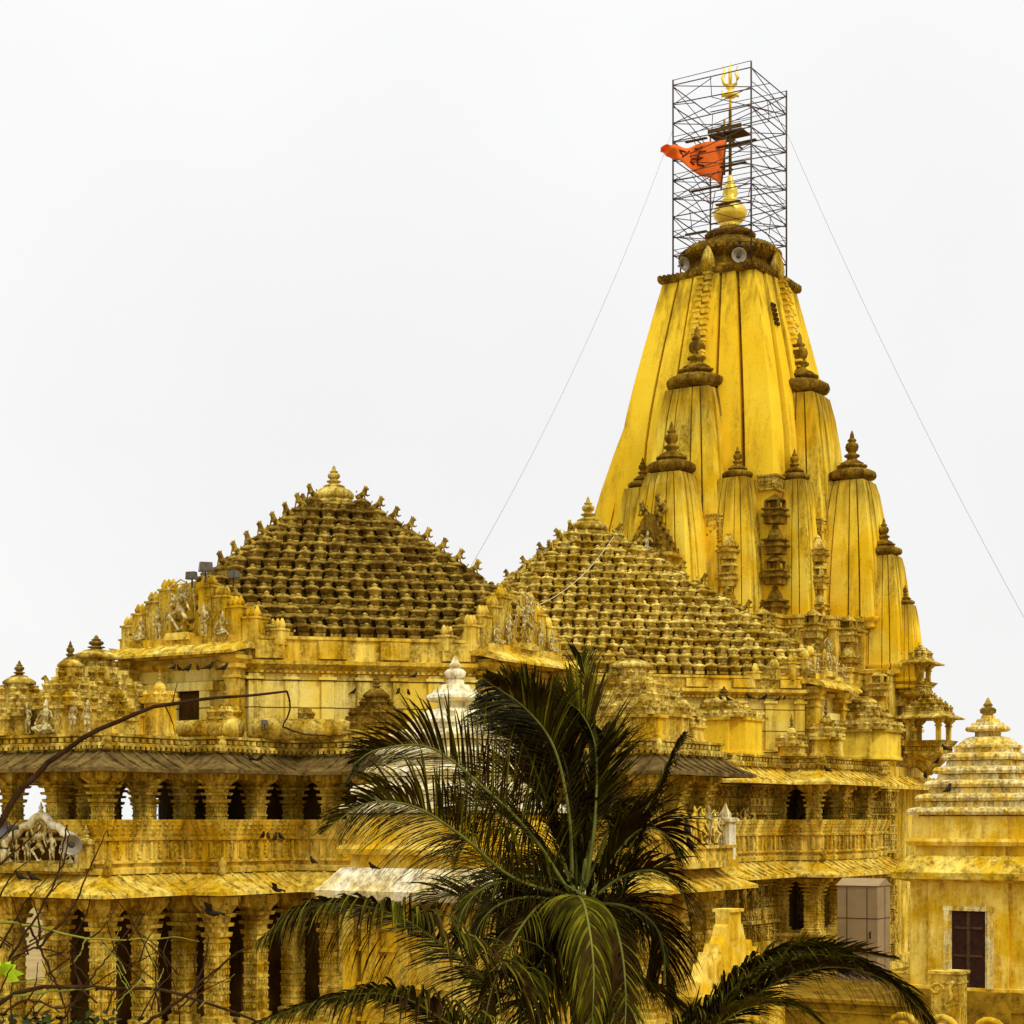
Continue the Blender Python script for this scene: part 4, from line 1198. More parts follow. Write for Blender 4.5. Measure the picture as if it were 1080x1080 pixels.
# ================================================================== foreground shrines
def small_shrine(c, s, door, label, zb, name='shrine', tall=None):
    """c: foot point, s: metres per unit (unit = half width of the wall)"""
    o = empty(name, (c[0], c[1], zb), RZ); tag(o, label, 'shrine')
    def st(h): 
        a = h * .62
        return [(a, -h), (a, -h * .93), (h * .93, -h * .93), (h * .93, -a), (h, -a), (h, a), (h * .93, a), (h * .93, h * .93), (a, h * .93), (a, h),
                (-a, h), (-a, h * .93), (-h * .93, h * .93), (-h * .93, a), (-h, a), (-h, -a), (-h * .93, -a), (-h * .93, -h * .93), (-a, -h * .93), (-a, -h)]
    # z are metres relative to the camera height, divided by s
    z = lambda v: ZC + v * s - zb
    u = s
    m = MB(); m.mould(st(u), [(z(-3.4) if tall is None else 0, .03 * u), (z(-2.55), .03 * u), (z(-2.54), 0), (z(-.85), 0)])
    if not door:
        for zz_ in (-1.25, -1.5, -1.9, -2.3): m.mould(st(u), [(z(zz_), -.01), (z(zz_) + .02, .07), (z(zz_) + .10, .07), (z(zz_) + .12, -.01)])
        for k_ in range(4):
            for t_ in (-.8, -.45, 0, .45, .8):
                x_, y_ = u * 1.0, t_ * u * .95
                a_ = k_ * PI / 2
                m.box((x_ * math.cos(a_) - y_ * math.sin(a_), x_ * math.sin(a_) + y_ * math.cos(a_), (z(-2.5) + z(-1.0)) / 2), (.26, .3, z(-1.0) - z(-2.5)), a_)
    m.build('wall', M['shrine'] if door else M['wall'], o)
    m = MB(); m.mould(st(u * 1.02), [(0, .05 * u), (z(-2.60), .05 * u), (z(-2.59), 0)]); m.build('plinth', M['base'], o)
    m = MB(); m.mould(st(u), [(z(-.98), -.1 * u), (z(-.90), .22 * u), (z(-.80), .24 * u), (z(-.76), .2 * u), (z(-.55), .02 * u), (z(-.54), -.04 * u)])
    m.build('eave', M['eave'] if door else M['cream'], o)
    m = MB(); m.mould(st(u), [(z(-.55), -.06 * u), (z(-.40), -.06 * u), (z(-.39), .04 * u), (z(-.33), .06 * u), (z(-.29), .04 * u), (z(-.28), -.03 * u), (z(.06), -.03 * u)])
    m.build('drum', M['shrine'], o)
    hs = [.99, .88, .765, .655, .55]
    zz = .06
    for i, h in enumerate(hs):
        m = MB()
        m.mould(st(u * h), [(z(zz - .01), -.09 * u), (z(zz + .02), -.09 * u), (z(zz + .025), .045 * u), (z(zz + .07), .06 * u), (z(zz + .12), .03 * u), (z(zz + .135), -.04 * u), (z(zz + .15), -.10 * u), (z(zz + .225), -.11 * u)])
        # small rosettes on the rim
        for k in range(4):
            a = k * PI / 2
            for t in (-.5, .0, .5):
                x_, y_ = u * h * 1.02, t * u * h * 1.2
                m.ell((x_ * math.cos(a) - y_ * math.sin(a), x_ * math.sin(a) + y_ * math.cos(a), z(zz + .09)), (.045 * u, .09 * u, .045 * u), 8, 6)
        m.build('roof_tier', M['cream'] if not door else M['creamy'], o)
        zz += .212
    m = MB()
    m.lathe([(.48 * u, 0), (.53 * u, .01 * u), (.53 * u, .045 * u), (.47 * u, .06 * u), (.40 * u, .12 * u), (.33 * u, .17 * u), (.22 * u, .19 * u)], (0, 0, z(zz)), 52, False, 1, .07)
    m.lathe([(.20 * u, .18 * u), (.20 * u, .26 * u), (.32 * u, .27 * u), (.35 * u, .30 * u), (.34 * u, .335 * u), (.27 * u, .36 * u), (.25 * u, .40 * u), (.19 * u, .41 * u), (.17 * u, .46 * u), (.11 * u, .47 * u), (.10 * u, .52 * u)], (0, 0, z(zz)), 44, False, 1, .07)
    m.build('ribbed_dome', M['cream'] if not door else M['creamy'], o)
    m = MB(); m.lathe([(.09 * u, 0), (.08 * u, .03 * u), (.12 * u, .05 * u), (.13 * u, .10 * u), (.10 * u, .13 * u), (.05 * u, .15 * u), (.08 * u, .17 * u), (.05 * u, .21 * u), (.02 * u, .27 * u), (.005, .30 * u)], (0, 0, z(zz) + .51 * u), 16)
    m.build('finial', M['bell1'] if door else M['cream'], o)
    if door:
        dz0, dz1 = z(-2.56), z(-1.38)
        m = MB()
        for sgn in (-1, 1): m.box((.02 * u + sgn * .34 * u, -u - .02, (dz0 + dz1) / 2), (.08 * u, .16, dz1 - dz0)); m.box((.02 * u + sgn * .29 * u, -u - .0, (dz0 + dz1) / 2), (.06 * u, .1, dz1 - dz0))
        m.box((.02 * u, -u - .02, dz1 + .035 * u), (.78 * u, .18, .07 * u))
        m.build('door_frame', M['creamy'], o)
        m = MB(); m.box((.02 * u, -u + .0, (dz0 + dz1) / 2), (.54 * u, .06, dz1 - dz0 - .02))
        d_ = m.build('door', M['door'], o)
        m = MB(); m.box((.02 * u, -u - .04, (dz0 + dz1) / 2), (.05 * u, .04, dz1 - dz0 - .1))
        for t in (.42, .78): m.box((.02 * u, -u - .038, dz0 + (dz1 - dz0) * t), (.44 * u, .035, .035 * u))
        m.build('door_bar', M['doorbar'], d_)
    return o
M['creamy'] = stone('pale_yellow_roof_paint', (0.84, 0.58, 0.08), (0.94, 0.82, 0.38), (0.16, 0.08, 0.008), 0.95, 2.0, 0.5, fine=12)
cR = P(1042, HOR, 60.0)
small_shrine(cR, 2.08, True, 'pale yellow shrine with tiered roof and dark door at the right edge', 0.0, tall=1)
cC = P(480, HOR, 42.0)
small_shrine(cC, 1.95, False, 'cream domed shrine with tiered roof half hidden behind the palm', 0.0, tall=1)

# terrace round the right shrine
tr = MB(); tr.box((0, 0, Z(-6.0) / 2), (22, 11, Z(-6.0))); tr.box((0, 0, Z(-5.96)), (22.3, 11.3, .12))
for i in range(5): tr.box((0, 0, Z(-6.3 - i * .55)), (22.12, 11.12, .07))
o = tr.build('terrace', M['base'], None, TM @ Vector((25.5, -28.5, 0)), RZ)
tag(o, 'raised brown stone terrace carrying the right shrine and the grey cabin', 'terrace')

# grey cabin
cb = empty('cabin', Vector(P(911, HOR, 68)) * 1, RZ); cb.location.z = Z(-5.9)
tag(cb, 'plain grey brown sheet cabin with low gable roof before the side porch', 'cabin')
m = MB(); m.box((0, 0, 1.75), (1.55, 1.3, 3.5)); m.build('wall', M['cabin'], cb)
m = MB(); m.add([(-.83, -.7, 3.5), (.83, -.7, 3.5), (.83, .7, 3.5), (-.83, .7, 3.5), (-.83, 0, 3.76), (.83, 0, 3.76)], [(0, 1, 5, 4), (2, 3, 4, 5), (1, 2, 5), (3, 0, 4), (3, 2, 1, 0)]); m.build('roof', M['cabin'], cb)
m = MB()
for z in (1.0, 2.3): m.box((0, 0, z), (1.57, 1.32, .025))
for x in (-.4, .38): m.box((x, 0, 1.75), (.025, 1.32, 3.4))
m.box((.5, -.66, 1.7), (.05, .05, .25)); m.box((0, .1, 1.75), (1.575, .02, 3.4))
m.build('seam', M['inner'], cb)

# stepped gable wall
sw = empty('stepped_parapet', TM @ Vector((0, 0, 0)), RZ + R(90))
pw = P(768, HOR, 50); sw.location = (pw.x, pw.y, 0)
tag(sw, 'bright yellow stepped gable wall with square post on top between palm and carved wall', 'wall')
m = MB()
Zb = lambda py: ZC + (HOR - py) / F * 50
m.box((0, 0, Zb(1046) / 2), (5.6, .9, Zb(1046))); m.box((0, 0, Zb(1045)), (5.8, 1.1, .16)); m.build('base', M['wall'], sw)
m = MB()
out = [(-2.1, Zb(1042))]
st_ = [(-2.1, 1030), (-2.0, 1024), (-1.88, 1030), (-1.8, 1020), (-1.7, 1012), (-1.58, 1020), (-1.5, 1010), (-1.4, 1001), (-1.28, 1010), (-1.15, 1004), (-1.05, 993), (-.93, 1002), (-.85, 1000), (-.72, 992), (-.6, 986), (-.5, 976), (-.4, 974)]
for x, py in st_: out.append((x, Zb(py)))
for x, py in reversed(st_): out.append((-x, Zb(py)))
out.append((2.1, Zb(1042)))
m.loft([[(x, -.2, z) for x, z in reversed(out)], [(x, .2, z) for x, z in reversed(out)]])
for x, y_, s in ((0, -.2, .28), (-.9, -.2, .2), (.9, -.2, .2), (-1.5, -.2, .15), (1.5, -.2, .15)): m.ell((x, y_, Zb(1018)), (s, .07, s * 1.8), 10, 8)
m.build('gable', M['shrine'], sw)
m = MB(); m.box((0, 0, (Zb(990) + Zb(961)) / 2), (.72, .42, Zb(961) - Zb(990))); m.box((0, 0, Zb(961) + .03), (.72, .6, .08)); m.build('post', M['shrine'], sw)

# carved newel and scroll rail, lower right
nw = empty('carved_newel', P(1001, HOR, 52), RZ); nw.location.z = 0
tag(nw, 'carved stone newel block with leaf scroll beside the right shrine steps', 'newel')
zt = ZC + (HOR - 1026) / F * 52
m = MB(); m.box((0, 0, zt / 2), (.8, .7, zt)); m.box((0, 0, zt + .03), (.95, .85, .08)); m.box((0, 0, zt - .25), (.86, .76, .05)); m.build('block', M['wall'], nw)
m = MB()
m.tube([(-.25 + .22 * math.cos(t) * (1 - t / 9), -.37, zt - .45 + .2 * math.sin(t) * (1 - t / 9)) for t in [i * .5 for i in range(14)]], .035, 6)
m.tube([(.25, -.37, zt - .2), (.12, -.37, zt - .4), (.2, -.37, zt - .65), (.05, -.37, zt - .85)], [.05, .06, .05, .02], 6)
m.build('scroll', M['eave'], nw)
sr = empty('scroll_railing', P(985, HOR, 50), RZ); sr.location.z = 0
tag(sr, 'pale stone railing of rolled scrolls at the bottom right corner', 'railing')
m = MB()
zb_ = ZC + (HOR - 1100) / F * 50
m.box((.9, 0, zb_ / 2 - .02), (5.0, .5, zb_))
for x in (-.9, 0.2, 1.5):
    m.tube([(x + .45 * math.cos(t) * (1 - t / 12), -.02, zb_ + .35 + .42 * math.sin(t) * (1 - t / 12)) for t in [i * .45 for i in range(20)]], .09, 8)
m.build('rail', M['wall'], sr)

# ================================================================== pigeons
def ordn(i): return ['first', 'second', 'third', 'fourth', 'fifth', 'sixth', 'seventh', 'eighth', 'ninth', 'tenth', 'eleventh', 'twelfth'][i]
def flock(pts, Y, where, group, s=1.5, z=0):
    pts = sorted(pts)
    for i, (px, py) in enumerate(pts):
        o = inst('pigeon', BIRD, None, P(px, py, Y) - Vector((0, 0, .12 * s)), rnd.uniform(0, 6.28), s * .72 * rnd.uniform(.85, 1.15))
        tag(o, 'dark pigeon %s, %s from the left' % (where, ordn(i)), 'bird', group)
flock([(277, 880), (283, 881), (290, 882), (296, 881)], 55.6, 'on the face of the front gallery balustrade', 'four pigeons on the balustrade', 1.2)
flock([(183, 702), (189, 703), (198, 704), (209, 703), (221, 702), (236, 703)], 60.4, 'on the lintel under the dancing statue canopy', 'pigeons on the lintel', 1.3)
flock([(760, 735), (768, 736), (790, 734), (806, 735), (821, 736), (827, 735)], 74.6, 'under the cornice of the second hall', 'pigeons under the second hall cornice', 1.2)
flock([(373, 728), (420, 728), (431, 729), (437, 711)], 61.5, 'on the pale wall below the left bell roof', 'pigeons on the pale wall', 1.2)
flock([(532, 712), (538, 713), (546, 712), (562, 711)], 60.5, 'under the statue canopy above the palm', 'pigeons under the statue canopy', 1.2)
flock([(265, 798), (275, 797)], 54.5, 'on the grey upper eave of the left hall', 'pigeons on the grey eave', 1.3)
flock([(638, 803), (650, 804), (690, 803)], 60.5, 'on the eave right of the palm tip', 'pigeons on the eave by the palm', 1.2)
flock([(21, 923), (34, 924)], 54.8, 'on the lower eave under the statue arch', 'pigeons on the lower eave', 1.4)
flock([(976, 817), (988, 801), (997, 787)], 58, 'over the tiered roof of the right shrine', 'pigeons by the right shrine', 1.3)
flock([(1000, 831)], 57.6, 'on a tier of the right shrine roof', 'pigeons by the right shrine', 1.5)
flock([(872, 810)], 76, 'on the eave of the right side porch', 'pigeon on porch eave', 1.6)
flock([(393, 912), (330, 906)], 33, 'on the cream shrine behind the fronds', 'pigeons on the cream shrine', .8)
flock([(725, 872), (728, 888)], 58, 'on the statue ledge beside the palm', 'pigeons by the statue ledge', 2.2)
def flying(px, py, Y, s, label):
    m = MB(); m.ell((0, 0, 0), (.09, .22, .08), 10, 8); m.ell((0, -.22, .04), (.05, .07, .05), 8, 6); m.ell((0, .28, 0), (.07, .14, .015), 8, 4)
    for q in (-1, 1):
        m.add([(q * .05, -.1, .03), (q * .28, -.16, .16), (q * .52, 0, .10), (q * .3, .1, .13), (q * .05, .12, .02),
               (q * .05, -.1, .02), (q * .28, -.16, .145), (q * .52, 0, .09), (q * .3, .1, .115), (q * .05, .12, .005)],
              [(0, 1, 2, 3, 4), (9, 8, 7, 6, 5), (0, 5, 6, 1), (1, 6, 7, 2), (2, 7, 8, 3), (3, 8, 9, 4), (4, 9, 5, 0)])
    o = m.build('pigeon', M['bird'], None, P(px, py, Y), R(60)); o.scale = (s, s, s); o.rotation_euler = (R(20), R(25), R(60)); tag(o, label, 'bird')
flying(222, 962, 40, .9, 'dark bird in flight before the lower columns of the left hall')
flying(291, 938, 40, .6, 'dark bird in flight just below the lower eave left of the palm')

# ================================================================== coconut palm
palm = empty('coconut_palm', (P(608, HOR, 30).x, 30, 0))
tag(palm, 'coconut palm with drooping dark green and dry fronds in front of the temple', 'palm tree')
po = Vector(palm.location)
m = MB()
crown = P(608, 962, 30) - po
pts = [Vector((.5, .3, 0)), Vector((.35, .2, 3)), Vector((.15, .1, 6)), crown - Vector((0, 0, .8)), crown]
m.tube(pts, [.22, .17, .15, .15, .2], 14)
for i in range(40):
    z = i / 40 * crown.z; t = z / crown.z
    m.lathe([(.19, 0), (.19, .03)], (.5 * (1 - t), .3 * (1 - t), z), 12)
m.build('trunk', M['trunk'], palm)
def bez(ps, n):
    """smooth curve through points (Catmull-Rom)"""
    ps = [Vector(p) for p in ps]; q = [ps[0] * 2 - ps[1]] + ps + [ps[-1] * 2 - ps[-2]]
    out = []
    seg = len(ps) - 1
    for i in range(n + 1):
        t = i / n * seg; k = min(int(t), seg - 1); f = t - k
        a, b, c, d = q[k:k + 4]
        out.append(.5 * ((2 * b) + (c - a) * f + (2 * a - 5 * b + 4 * c - d) * f * f + (3 * b - a - 3 * c + d) * f ** 3))
    return out
def frond(pix, nleaf=58, ll=.85, dead=.25, twist=0.0, droop=.5, bare=.10, up=0.0, lean=.75, seed=0, wid=.036, asym=1.0):
    nleaf = int(nleaf * 1.75); ll *= 1.5; droop *= .62; bare *= .5; r3 = random.Random(seed)
    rr = random.Random(seed * 17 + 5)
    pw_ = [P(x, y, 30 + d) - po for x, y, d in pix]
    c = bez(pw_, 60)
    mb = MB()
    mb.mi = 1; mb.tube(c, [.034 * (1 - i / 60 * .85) + .003 for i in range(61)], 5)
    L = sum((c[i + 1] - c[i]).length for i in range(60))
    for i in range(nleaf):
        t = bare + (1 - bare) * (i + .5) / nleaf
        k = min(59, int(t * 60)); p = c[k].lerp(c[k + 1], t * 60 - k)
        tan = (c[min(60, k + 2)] - c[max(0, k - 1)]).normalized()
        sd = tan.cross(Vector((0, 0, 1)))
        if sd.length < .12: sd = tan.cross(Vector((0, 1, 0)))
        sd.normalize()
        sd = Matrix.Rotation(twist, 3, tan) @ sd
        nrm = sd.cross(tan).normalized()
        prof = math.sin(PI * min(1, (t * .78 + .22))) ** .6
        for s in (-1, 1):
            if rr.random() < .05: continue
            le = ll * prof * rr.uniform(.7, 1.1) * (asym if s > 0 else 1)
            if le < .08: continue
            dr = (sd * s * 1.0 + tan * (lean + .5 * t) + nrm * (.25 + up) + Vector((rr.uniform(-.12, .12), rr.uniform(-.12, .12), rr.uniform(-.12, .12)))).normalized()
            isdead = rr.random() < dead
            mb.mi = 2 if isdead else (3 if rr.random() < .2 + .12 * t else 0)
            dp = droop * rr.uniform(.8, 1.25) + (.35 if isdead else 0)
            n = 5; q = p.copy(); d = dr.copy(); row = []
            wv = d.cross(Vector((0, 0, 1))) if abs(d.z) < .95 else Vector((1, 0, 0))
            wv = wv.normalized() * math.cos(.6) + nrm * math.sin(.6) * s
            wv.normalize()
            for j in range(n + 1):
                f = j / n
                ww = wid * (math.sin(PI * min(1, f * .82 + .18)) ** .8) * (1 if f < .99 else .1)
                row.append((q - wv * ww / 2, q + wv * ww / 2 + Vector((0, 0, .004))))
                d = (d + Vector((0, 0, -1)) * dp * (.18 + .45 * f)).normalized()
                q = q + d * (le / n)
            vs_ = [v for pr_ in row for v in pr_]
            mb.add(vs_, [(2 * j, 2 * j + 1, 2 * j + 3, 2 * j + 2) for j in range(n)], False)
    return mb.build('frond', [M['leaf'], M['rachis'], M['leafdead'], M['leafolive']], palm)
FR = [
 # upper left arching frond (front)
 dict(pix=[(604, 930, 0), (600, 860, -.3), (585, 790, -.6), (555, 748, -.9), (510, 716, -1.3)], nleaf=120, ll=.85, dead=.25, droop=.7, lean=.9, twist=.5, wid=.05, bare=.3),
 dict(pix=[(600, 930, 0), (585, 870, .3), (560, 800, .4), (535, 765, .3), (500, 742, 0)], nleaf=110, ll=.85, dead=.5, droop=.8, lean=.8, twist=.2, wid=.05, bare=.3),
 # upright frond with fan of upward leaflets
 dict(pix=[(618, 935, 0), (628, 860, -.2), (628, 790, -.2), (612, 752, -.2), (588, 736, -.3)], nleaf=90, ll=.85, dead=.3, droop=.05, lean=1.0, up=.2, twist=-1.1, wid=.045, bare=.3),
 dict(pix=[(615, 930, 0), (622, 850, .4), (622, 780, .8), (618, 720, 1.0), (612, 690, 1.1)], nleaf=50, ll=.8, dead=.5, droop=.1, lean=1.3),
 # long left fronds
 dict(pix=[(600, 940, 0), (560, 880, -.4), (512, 832, -.9), (455, 789, -1.3), (400, 790, -1.7), (372, 806, -1.9)], nleaf=80, ll=.95, dead=.35, droop=.38, lean=.8),
 dict(pix=[(600, 945, 0), (540, 925, -.8), (485, 880, -1.5), (435, 850, -2.0), (385, 848, -2.4), (338, 880, -2.7)], nleaf=96, ll=1.0, dead=.35, droop=.9, lean=.7),
 dict(pix=[(600, 955, 0), (540, 950, -.3), (510, 905, -.5), (500, 880, -.8), (480, 905, -1.0)], nleaf=50, ll=.8, dead=.5, droop=.6),
 dict(pix=[(600, 975, 0), (540, 1045, -1.0), (480, 1005, -1.8), (410, 962, -2.3), (330, 955, -2.7), (272, 992, -3.0)], nleaf=135, ll=1.15, dead=.35, droop=1.5, lean=.35, wid=.052),
 dict(pix=[(600, 990, 0), (540, 1110, -1.2), (480, 1082, -1.8), (420, 1050, -2.2), (350, 1052, -2.6), (265, 1080, -3.0)], nleaf=125, ll=1.0, dead=.2, droop=1.3, lean=.45, wid=.052),
 # centre, falling towards the camera
 dict(pix=[(606, 955, 0), (610, 946, -.9), (618, 962, -1.7), (626, 1020, -2.2), (624, 1100, -2.4)], nleaf=90, ll=.56, asym=1.3, dead=.15, droop=1.3, lean=1.0),
 dict(pix=[(612, 950, 0), (618, 955, -.8), (622, 990, -1.6), (618, 1050, -2.0), (612, 1120, -2.2)], nleaf=44, ll=.62, dead=.55, droop=1.3, lean=1.0, wid=.026),
 dict(pix=[(600, 950, 0), (575, 950, -.5), (545, 985, -1.2), (520, 1040, -1.7), (505, 1110, -2.0)], nleaf=44, ll=.66, dead=.6, droop=1.2, lean=.9, wid=.026),
 dict(pix=[(615, 950, 0), (640, 960, -.4), (655, 1000, -.9), (660, 1060, -1.3), (655, 1120, -1.5)], nleaf=44, ll=.66, dead=.75, droop=1.2, lean=.9, wid=.026),
 # right side
 dict(pix=[(622, 945, 0), (648, 960, .1), (668, 905, .2), (690, 845, .2), (708, 800, .2), (724, 772, .1)], nleaf=64, ll=.62, dead=.6, droop=.9, lean=.9, up=-.1),
 dict(pix=[(622, 945, 0), (650, 900, .2), (675, 875, .3), (700, 878, .3), (720, 905, .2)], nleaf=50, ll=.85, dead=.7, droop=.5, lean=1.0),
 dict(pix=[(622, 950, 0), (655, 925, -.2), (690, 918, -.5), (715, 935, -.7), (728, 965, -.8)], nleaf=46, ll=.85, dead=.75, droop=.5, lean=1.0),
 dict(pix=[(625, 960, 0), (660, 955, .3), (690, 975, .5), (700, 1010, .6), (702, 1060, .6)], nleaf=50, ll=.8, dead=.8, droop=.7, lean=.8),
 dict(pix=[(620, 975, 0), (660, 1110, -1.0), (740, 1072, -1.8), (800, 1018, -2.2), (860, 1000, -2.5), (925, 1022, -2.8), (962, 1060, -2.9)], nleaf=130, ll=.9, dead=.25, droop=1.0, lean=.8, twist=.15, wid=.048),
 dict(pix=[(620, 985, 0), (670, 1120, -1.4), (740, 1090, -2.2), (790, 1062, -2.5), (840, 1062, -2.7), (890, 1100, -2.9)], nleaf=86, ll=.8, dead=.1, droop=.8, lean=.8),
 dict(pix=[(618, 975, 0), (665, 1110, -.5), (740, 1075, -.9), (810, 1025, -1.2), (870, 1002, -1.4), (950, 1012, -1.6)], nleaf=70, ll=.55, dead=.6, droop=.15, lean=1.1, up=.1, bare=.7),
 dict(pix=[(608, 935, .2), (606, 870, .3), (598, 810, .4), (580, 770, .4), (556, 752, .3)], nleaf=100, ll=.8, dead=.35, droop=.5, lean=1.0, wid=.05, twist=.9),
 dict(pix=[(612, 935, .2), (622, 880, .4), (636, 840, .5), (640, 800, .6), (634, 770, .6)], nleaf=90, ll=.7, dead=.4, droop=.4, lean=1.1, wid=.05, twist=-.9),
 dict(pix=[(622, 985, 0), (680, 1120, -1.2), (760, 1075, -2.0), (830, 1030, -2.4), (890, 1020, -2.7), (945, 1040, -2.9), (985, 1080, -3.0)], nleaf=120, ll=.9, dead=.45, droop=.9, lean=.9, wid=.046, twist=-.45),
 # back of the crown
 dict(pix=[(605, 940, 0), (575, 900, .8), (545, 870, 1.4), (505, 850, 1.8), (470, 860, 2.0)], nleaf=60, ll=.85, dead=.5, droop=.6),
 dict(pix=[(606, 940, 0), (580, 860, .6), (560, 830, 1.0), (530, 815, 1.3), (490, 820, 1.5)], nleaf=56, ll=.85, dead=.5, droop=.6),
 dict(pix=[(615, 940, 0), (640, 880, .8), (645, 850, 1.2), (655, 850, 1.5), (665, 890, 1.7)], nleaf=46, ll=.7, dead=.6, droop=.7),
 dict(pix=[(600, 960, 0), (560, 990, .8), (520, 960, 1.4), (470, 945, 1.8), (430, 980, 2.0)], nleaf=70, ll=.9, dead=.45, droop=.8),
 dict(pix=[(604, 970, 0), (580, 1040, .5), (540, 1060, .8), (500, 1090, 1.0), (480, 1130, 1.1)], nleaf=60, ll=.9, dead=.5, droop=.7),
 dict(pix=[(620, 970, 0), (650, 1020, .4), (690, 1040, .6), (720, 1070, .7), (735, 1120, .7)], nleaf=60, ll=.85, dead=.6, droop=.7),
]
TW = {0: .75, 1: .6, 4: .85, 5: .9, 6: .7, 7: .35, 8: .35, 17: -.2, 18: -.2, 19: -.6, 23: .8, 24: .9, 14: -.7, 15: -.6, 16: -.4, 26: .6}
for i, f in enumerate(FR):
    if i in TW: f['twist'] = TW[i]
    if i in (10, 11, 12): f['dead'] = .6
    if i == 9: f['dead'] = .4
    frond(seed=i, **f)
# short dry fronds packed round the growing point
rf = random.Random(77)
for i in range(20):
    a = rf.uniform(-.9, PI + .9) if i < 13 else rf.uniform(PI, 2 * PI); L = rf.uniform(70, 150)
    px, py = 610 + rf.uniform(-8, 8), 950 + rf.uniform(-5, 12)
    if math.cos(a) > .3: L *= .6
    dx, dy = math.cos(a) * L, -math.sin(a) * L * .8
    dz = rf.uniform(-1.4, 1.2)
    frond(pix=[(px, py, 0), (px + dx * .4, py + dy * .6 - 8, dz * .4), (px + dx * .8, py + dy * .85, dz * .8), (px + dx * 1.05, py + dy * .6 + 22, dz), (px + dx * 1.15, py + dy * .2 + 60, dz * 1.1)],
          nleaf=34, ll=.5, dead=rf.uniform(.35, .9), droop=.9, twist=rf.uniform(-1, 1), seed=100 + i)
# dry hanging threads round the crown
m = MB()
for i in range(150):
    a = rnd.uniform(0, 2 * PI); c0 = crown + Vector((.25 * math.cos(a), .25 * math.sin(a), rnd.uniform(-.3, .3)))
    L = rnd.uniform(.5, 1.6); q = [c0]
    d = Vector((math.cos(a), math.sin(a), .3))
    for k in range(6):
        d = (d + Vector((rnd.uniform(-.2, .2), rnd.uniform(-.2, .2), -.55))).normalized(); q.append(q[-1] + d * L / 6)
    m.tube(q, .012, 4)
m.build('dry_fibre', M['leafdead'], palm)

# ================================================================== bare tree, lower left
bt = empty('bare_tree', (P(-60, HOR, 17).x, 17, 0))
tag(bt, 'nearly leafless tree with thin dark curving twigs at the lower left', 'tree')
bo = Vector(bt.location)
def branch(pix, r0, r1, mat='bark', Y=17, name='branch', n=24):
    c = bez([P(x, y, Y + (d[0] if d else 0)) - bo for x, y, *d in pix], n); k_ = .8 if mat == 'barkgreen' else 1.15; r0 *= k_; r1 *= k_
    jr = random.Random(len(pix) * 31 + int(pix[0][1])); jt = .5 * min(.022, (c[0] - c[-1]).length * .02)
    c = [p + Vector((jr.uniform(-jt, jt), jr.uniform(-jt, jt), jr.uniform(-jt, jt))) * (1 if 0 < i_ < n else 0) for i_, p in enumerate(c)]
    m = MB(); m.tube(c, [r0 + (r1 - r0) * i / n for i in range(n + 1)], 7); m.build(name, M[mat], bt); return c
m = MB(); base = P(-60, 1120, 17) - bo
m.tube([Vector((0, 0, 0)), Vector((.1, 0, 3)), Vector((-.1, 0, 6)), base, base + Vector((.2, 0, .8))], [.22, .17, .12, .08, .03], 10); m.build('trunk', M['bark'], bt)
branch([(-60, 1120), (-40, 960), (0, 866), (40, 815), (100, 772), (165, 745), (240, 735), (303, 729)], .035, .009)
branch([(303, 729), (306, 748), (298, 766)], .009, .006); branch([(298, 766), (315, 773), (345, 776), (372, 775)], .008, .004)
branch([(182, 741), (187, 720)], .006, .003); branch([(174, 744), (182, 762), (185, 776)], .006, .003)
branch([(-60, 1110), (-20, 1075), (30, 1043), (100, 1042), (170, 1045), (240, 1065), (290, 1085)], .022, .009)
branch([(0, 973), (40, 977), (90, 990), (140, 991), (185, 989), (210, 993)], .016, .004, 'barkgreen')
branch([(90, 990), (80, 1012), (55, 1028), (20, 1036)], .010, .005, 'barkgreen')
branch([(0, 1052), (60, 1045), (110, 1042)], .02, .01, 'barkgreen')
branch([(150, 1082), (195, 1050), (240, 1012), (262, 1000)], .016, .006)
branch([(10, 1010), (45, 955), (70, 900), (72, 870)], .012, .004); branch([(70, 870), (66, 895), (60, 925), (48, 940)], .008, .004)
branch([(40, 1000), (75, 960), (95, 915), (113, 876)], .012, .004); branch([(113, 876), (115, 882)], .006, .004)
branch([(0, 1000), (28, 950), (55, 920)], .010, .004); branch([(0, 912), (25, 890), (45, 872)], .010, .004)
branch([(0, 1020), (35, 1000), (70, 1010), (100, 1040)], .010, .004); branch([(0, 1070), (30, 1055), (70, 1062), (110, 1030), (168, 1003)], .011, .004)
branch([(60, 1085), (90, 1040), (127, 993)], .011, .005); branch([(30, 975), (60, 1040), (75, 1085)], .011, .006); branch([(110, 993), (125, 1020), (150, 1065)], .009, .004, 'barkgreen')
branch([(0, 945), (15, 920), (35, 905)], .008, .003); branch([(55, 940), (65, 930), (75, 930)], .006, .003); branch([(0, 885), (22, 862)], .008, .004)
branch([(205, 1045), (217, 1010), (220, 985)], .010, .004); branch([(200, 1062), (215, 1045), (245, 1030)], .009, .003)
rt = random.Random(21)
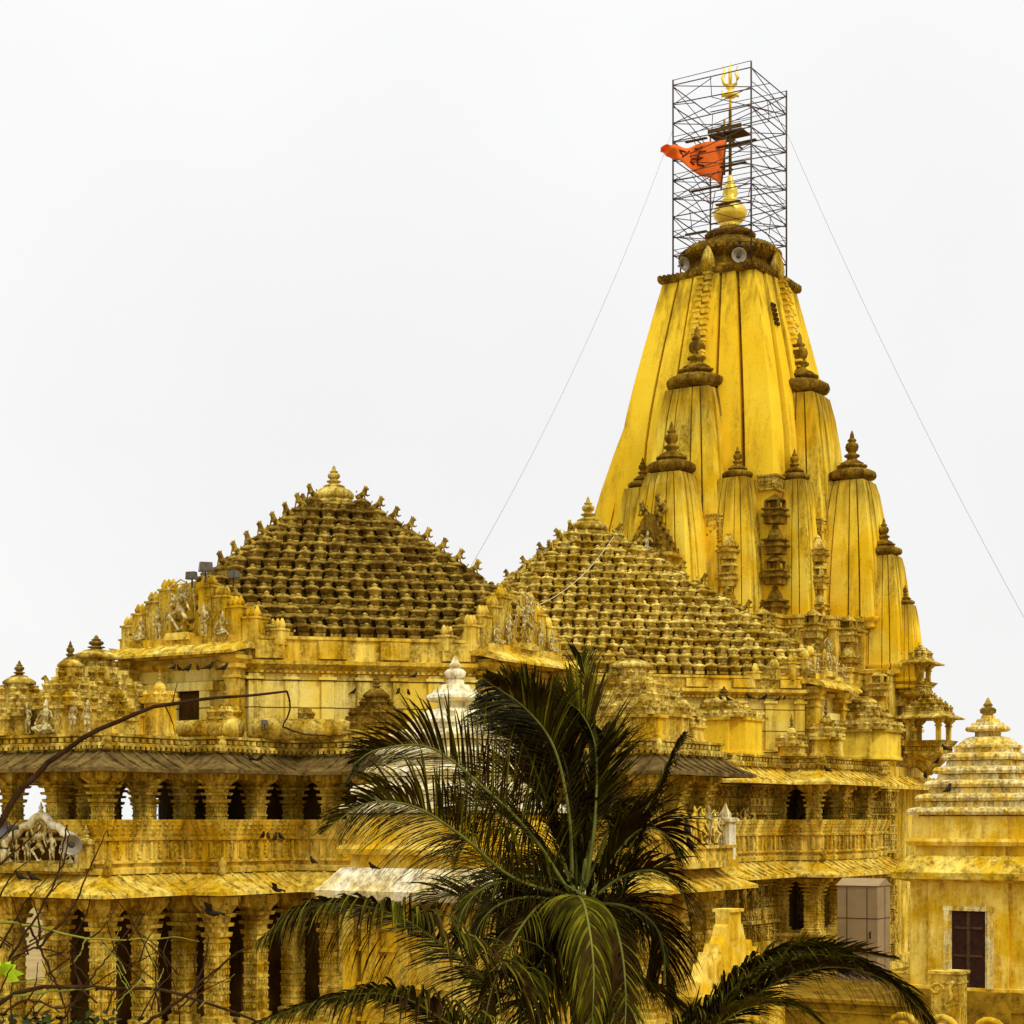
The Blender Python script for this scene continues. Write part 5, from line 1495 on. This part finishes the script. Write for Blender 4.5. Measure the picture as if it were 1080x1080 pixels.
for i in range(60):
    x = rt.uniform(-10, 210); y = rt.uniform(990, 1090); a = rt.uniform(-2.6, -.5); L = rt.uniform(25, 70)
    d = rt.uniform(-1, 1)
    x2, y2 = x + L * math.cos(a), y + L * math.sin(a)
    branch([(x, y, d), ((x + x2) / 2 + rt.uniform(-6, 6), (y + y2) / 2 + rt.uniform(-6, 6), d), (x2, y2, d + rt.uniform(-.4, .4))], .008, .003, 'bark' if rt.random() < .8 else 'barkgreen', n=10)
m = MB()
c0 = P(3, 1026, 16.5) - bo
for i in range(16):
    a = rt.uniform(0, 6.28); b = rt.uniform(-.5, 1.0)
    d = Vector((math.cos(a), math.sin(a) * .6, b)).normalized(); s_ = d.cross(Vector((0, 1, .2))).normalized() * rt.uniform(.035, .06)
    L = rt.uniform(.12, .2)
    m.add([c0, c0 + d * L * .5 + s_, c0 + d * L, c0 + d * L * .5 - s_], [(0, 1, 2, 3)], True)
m.build('leaf_tuft', M['lime'], bt)

# dark bush at the foot of the branches
def bush(name, px, py, Y, rx, rz, n, label, cat='bush'):
    c = P(px, py, Y); o = empty(name, (c.x, Y, 0)); tag(o, label, cat)
    m = MB(); rr = random.Random(px + 100)
    cz = c.z
    m.tube([(0, 0, 0), (.05, 0, cz * .6), (0, 0, cz)], [.08, .05, .02], 6)
    for k in range(7): m.tube([(0, 0, cz * .7), (rr.uniform(-rx, rx) * .5, rr.uniform(-.4, .4), cz), (rr.uniform(-rx, rx), rr.uniform(-.8, .8), cz + rr.uniform(0, rz))], [.03, .02, .008], 5)
    m.build('stem', M['bark'], o)
    m = MB()
    for k in range(n):
        u = rr.gauss(0, .5); v = rr.gauss(0, .5); w_ = rr.gauss(0, .5)
        if u * u + v * v + w_ * w_ > 1.3: continue
        p = Vector((u * rx, v * rx * .7, cz + w_ * rz)); a = rr.uniform(0, 6.28); d = Vector((math.cos(a), math.sin(a), rr.uniform(-.8, .8))).normalized()
        s_ = d.cross(Vector((rr.uniform(-1, 1), rr.uniform(-1, 1), 1))).normalized() * .035; L = rr.uniform(.08, .17)
        m.add([p, p + d * L * .5 + s_, p + d * L, p + d * L * .5 - s_], [(0, 1, 2, 3)])
    m.build('foliage', M['bush'], o)
bush('bush', 40, 1110, 20, 1.3, .45, 1600, 'dark green bush under the bare twigs at the bottom left')
bush('bush', 150, 1125, 22, .9, .4, 900, 'small dark green bush at the bottom right of the bare twigs')
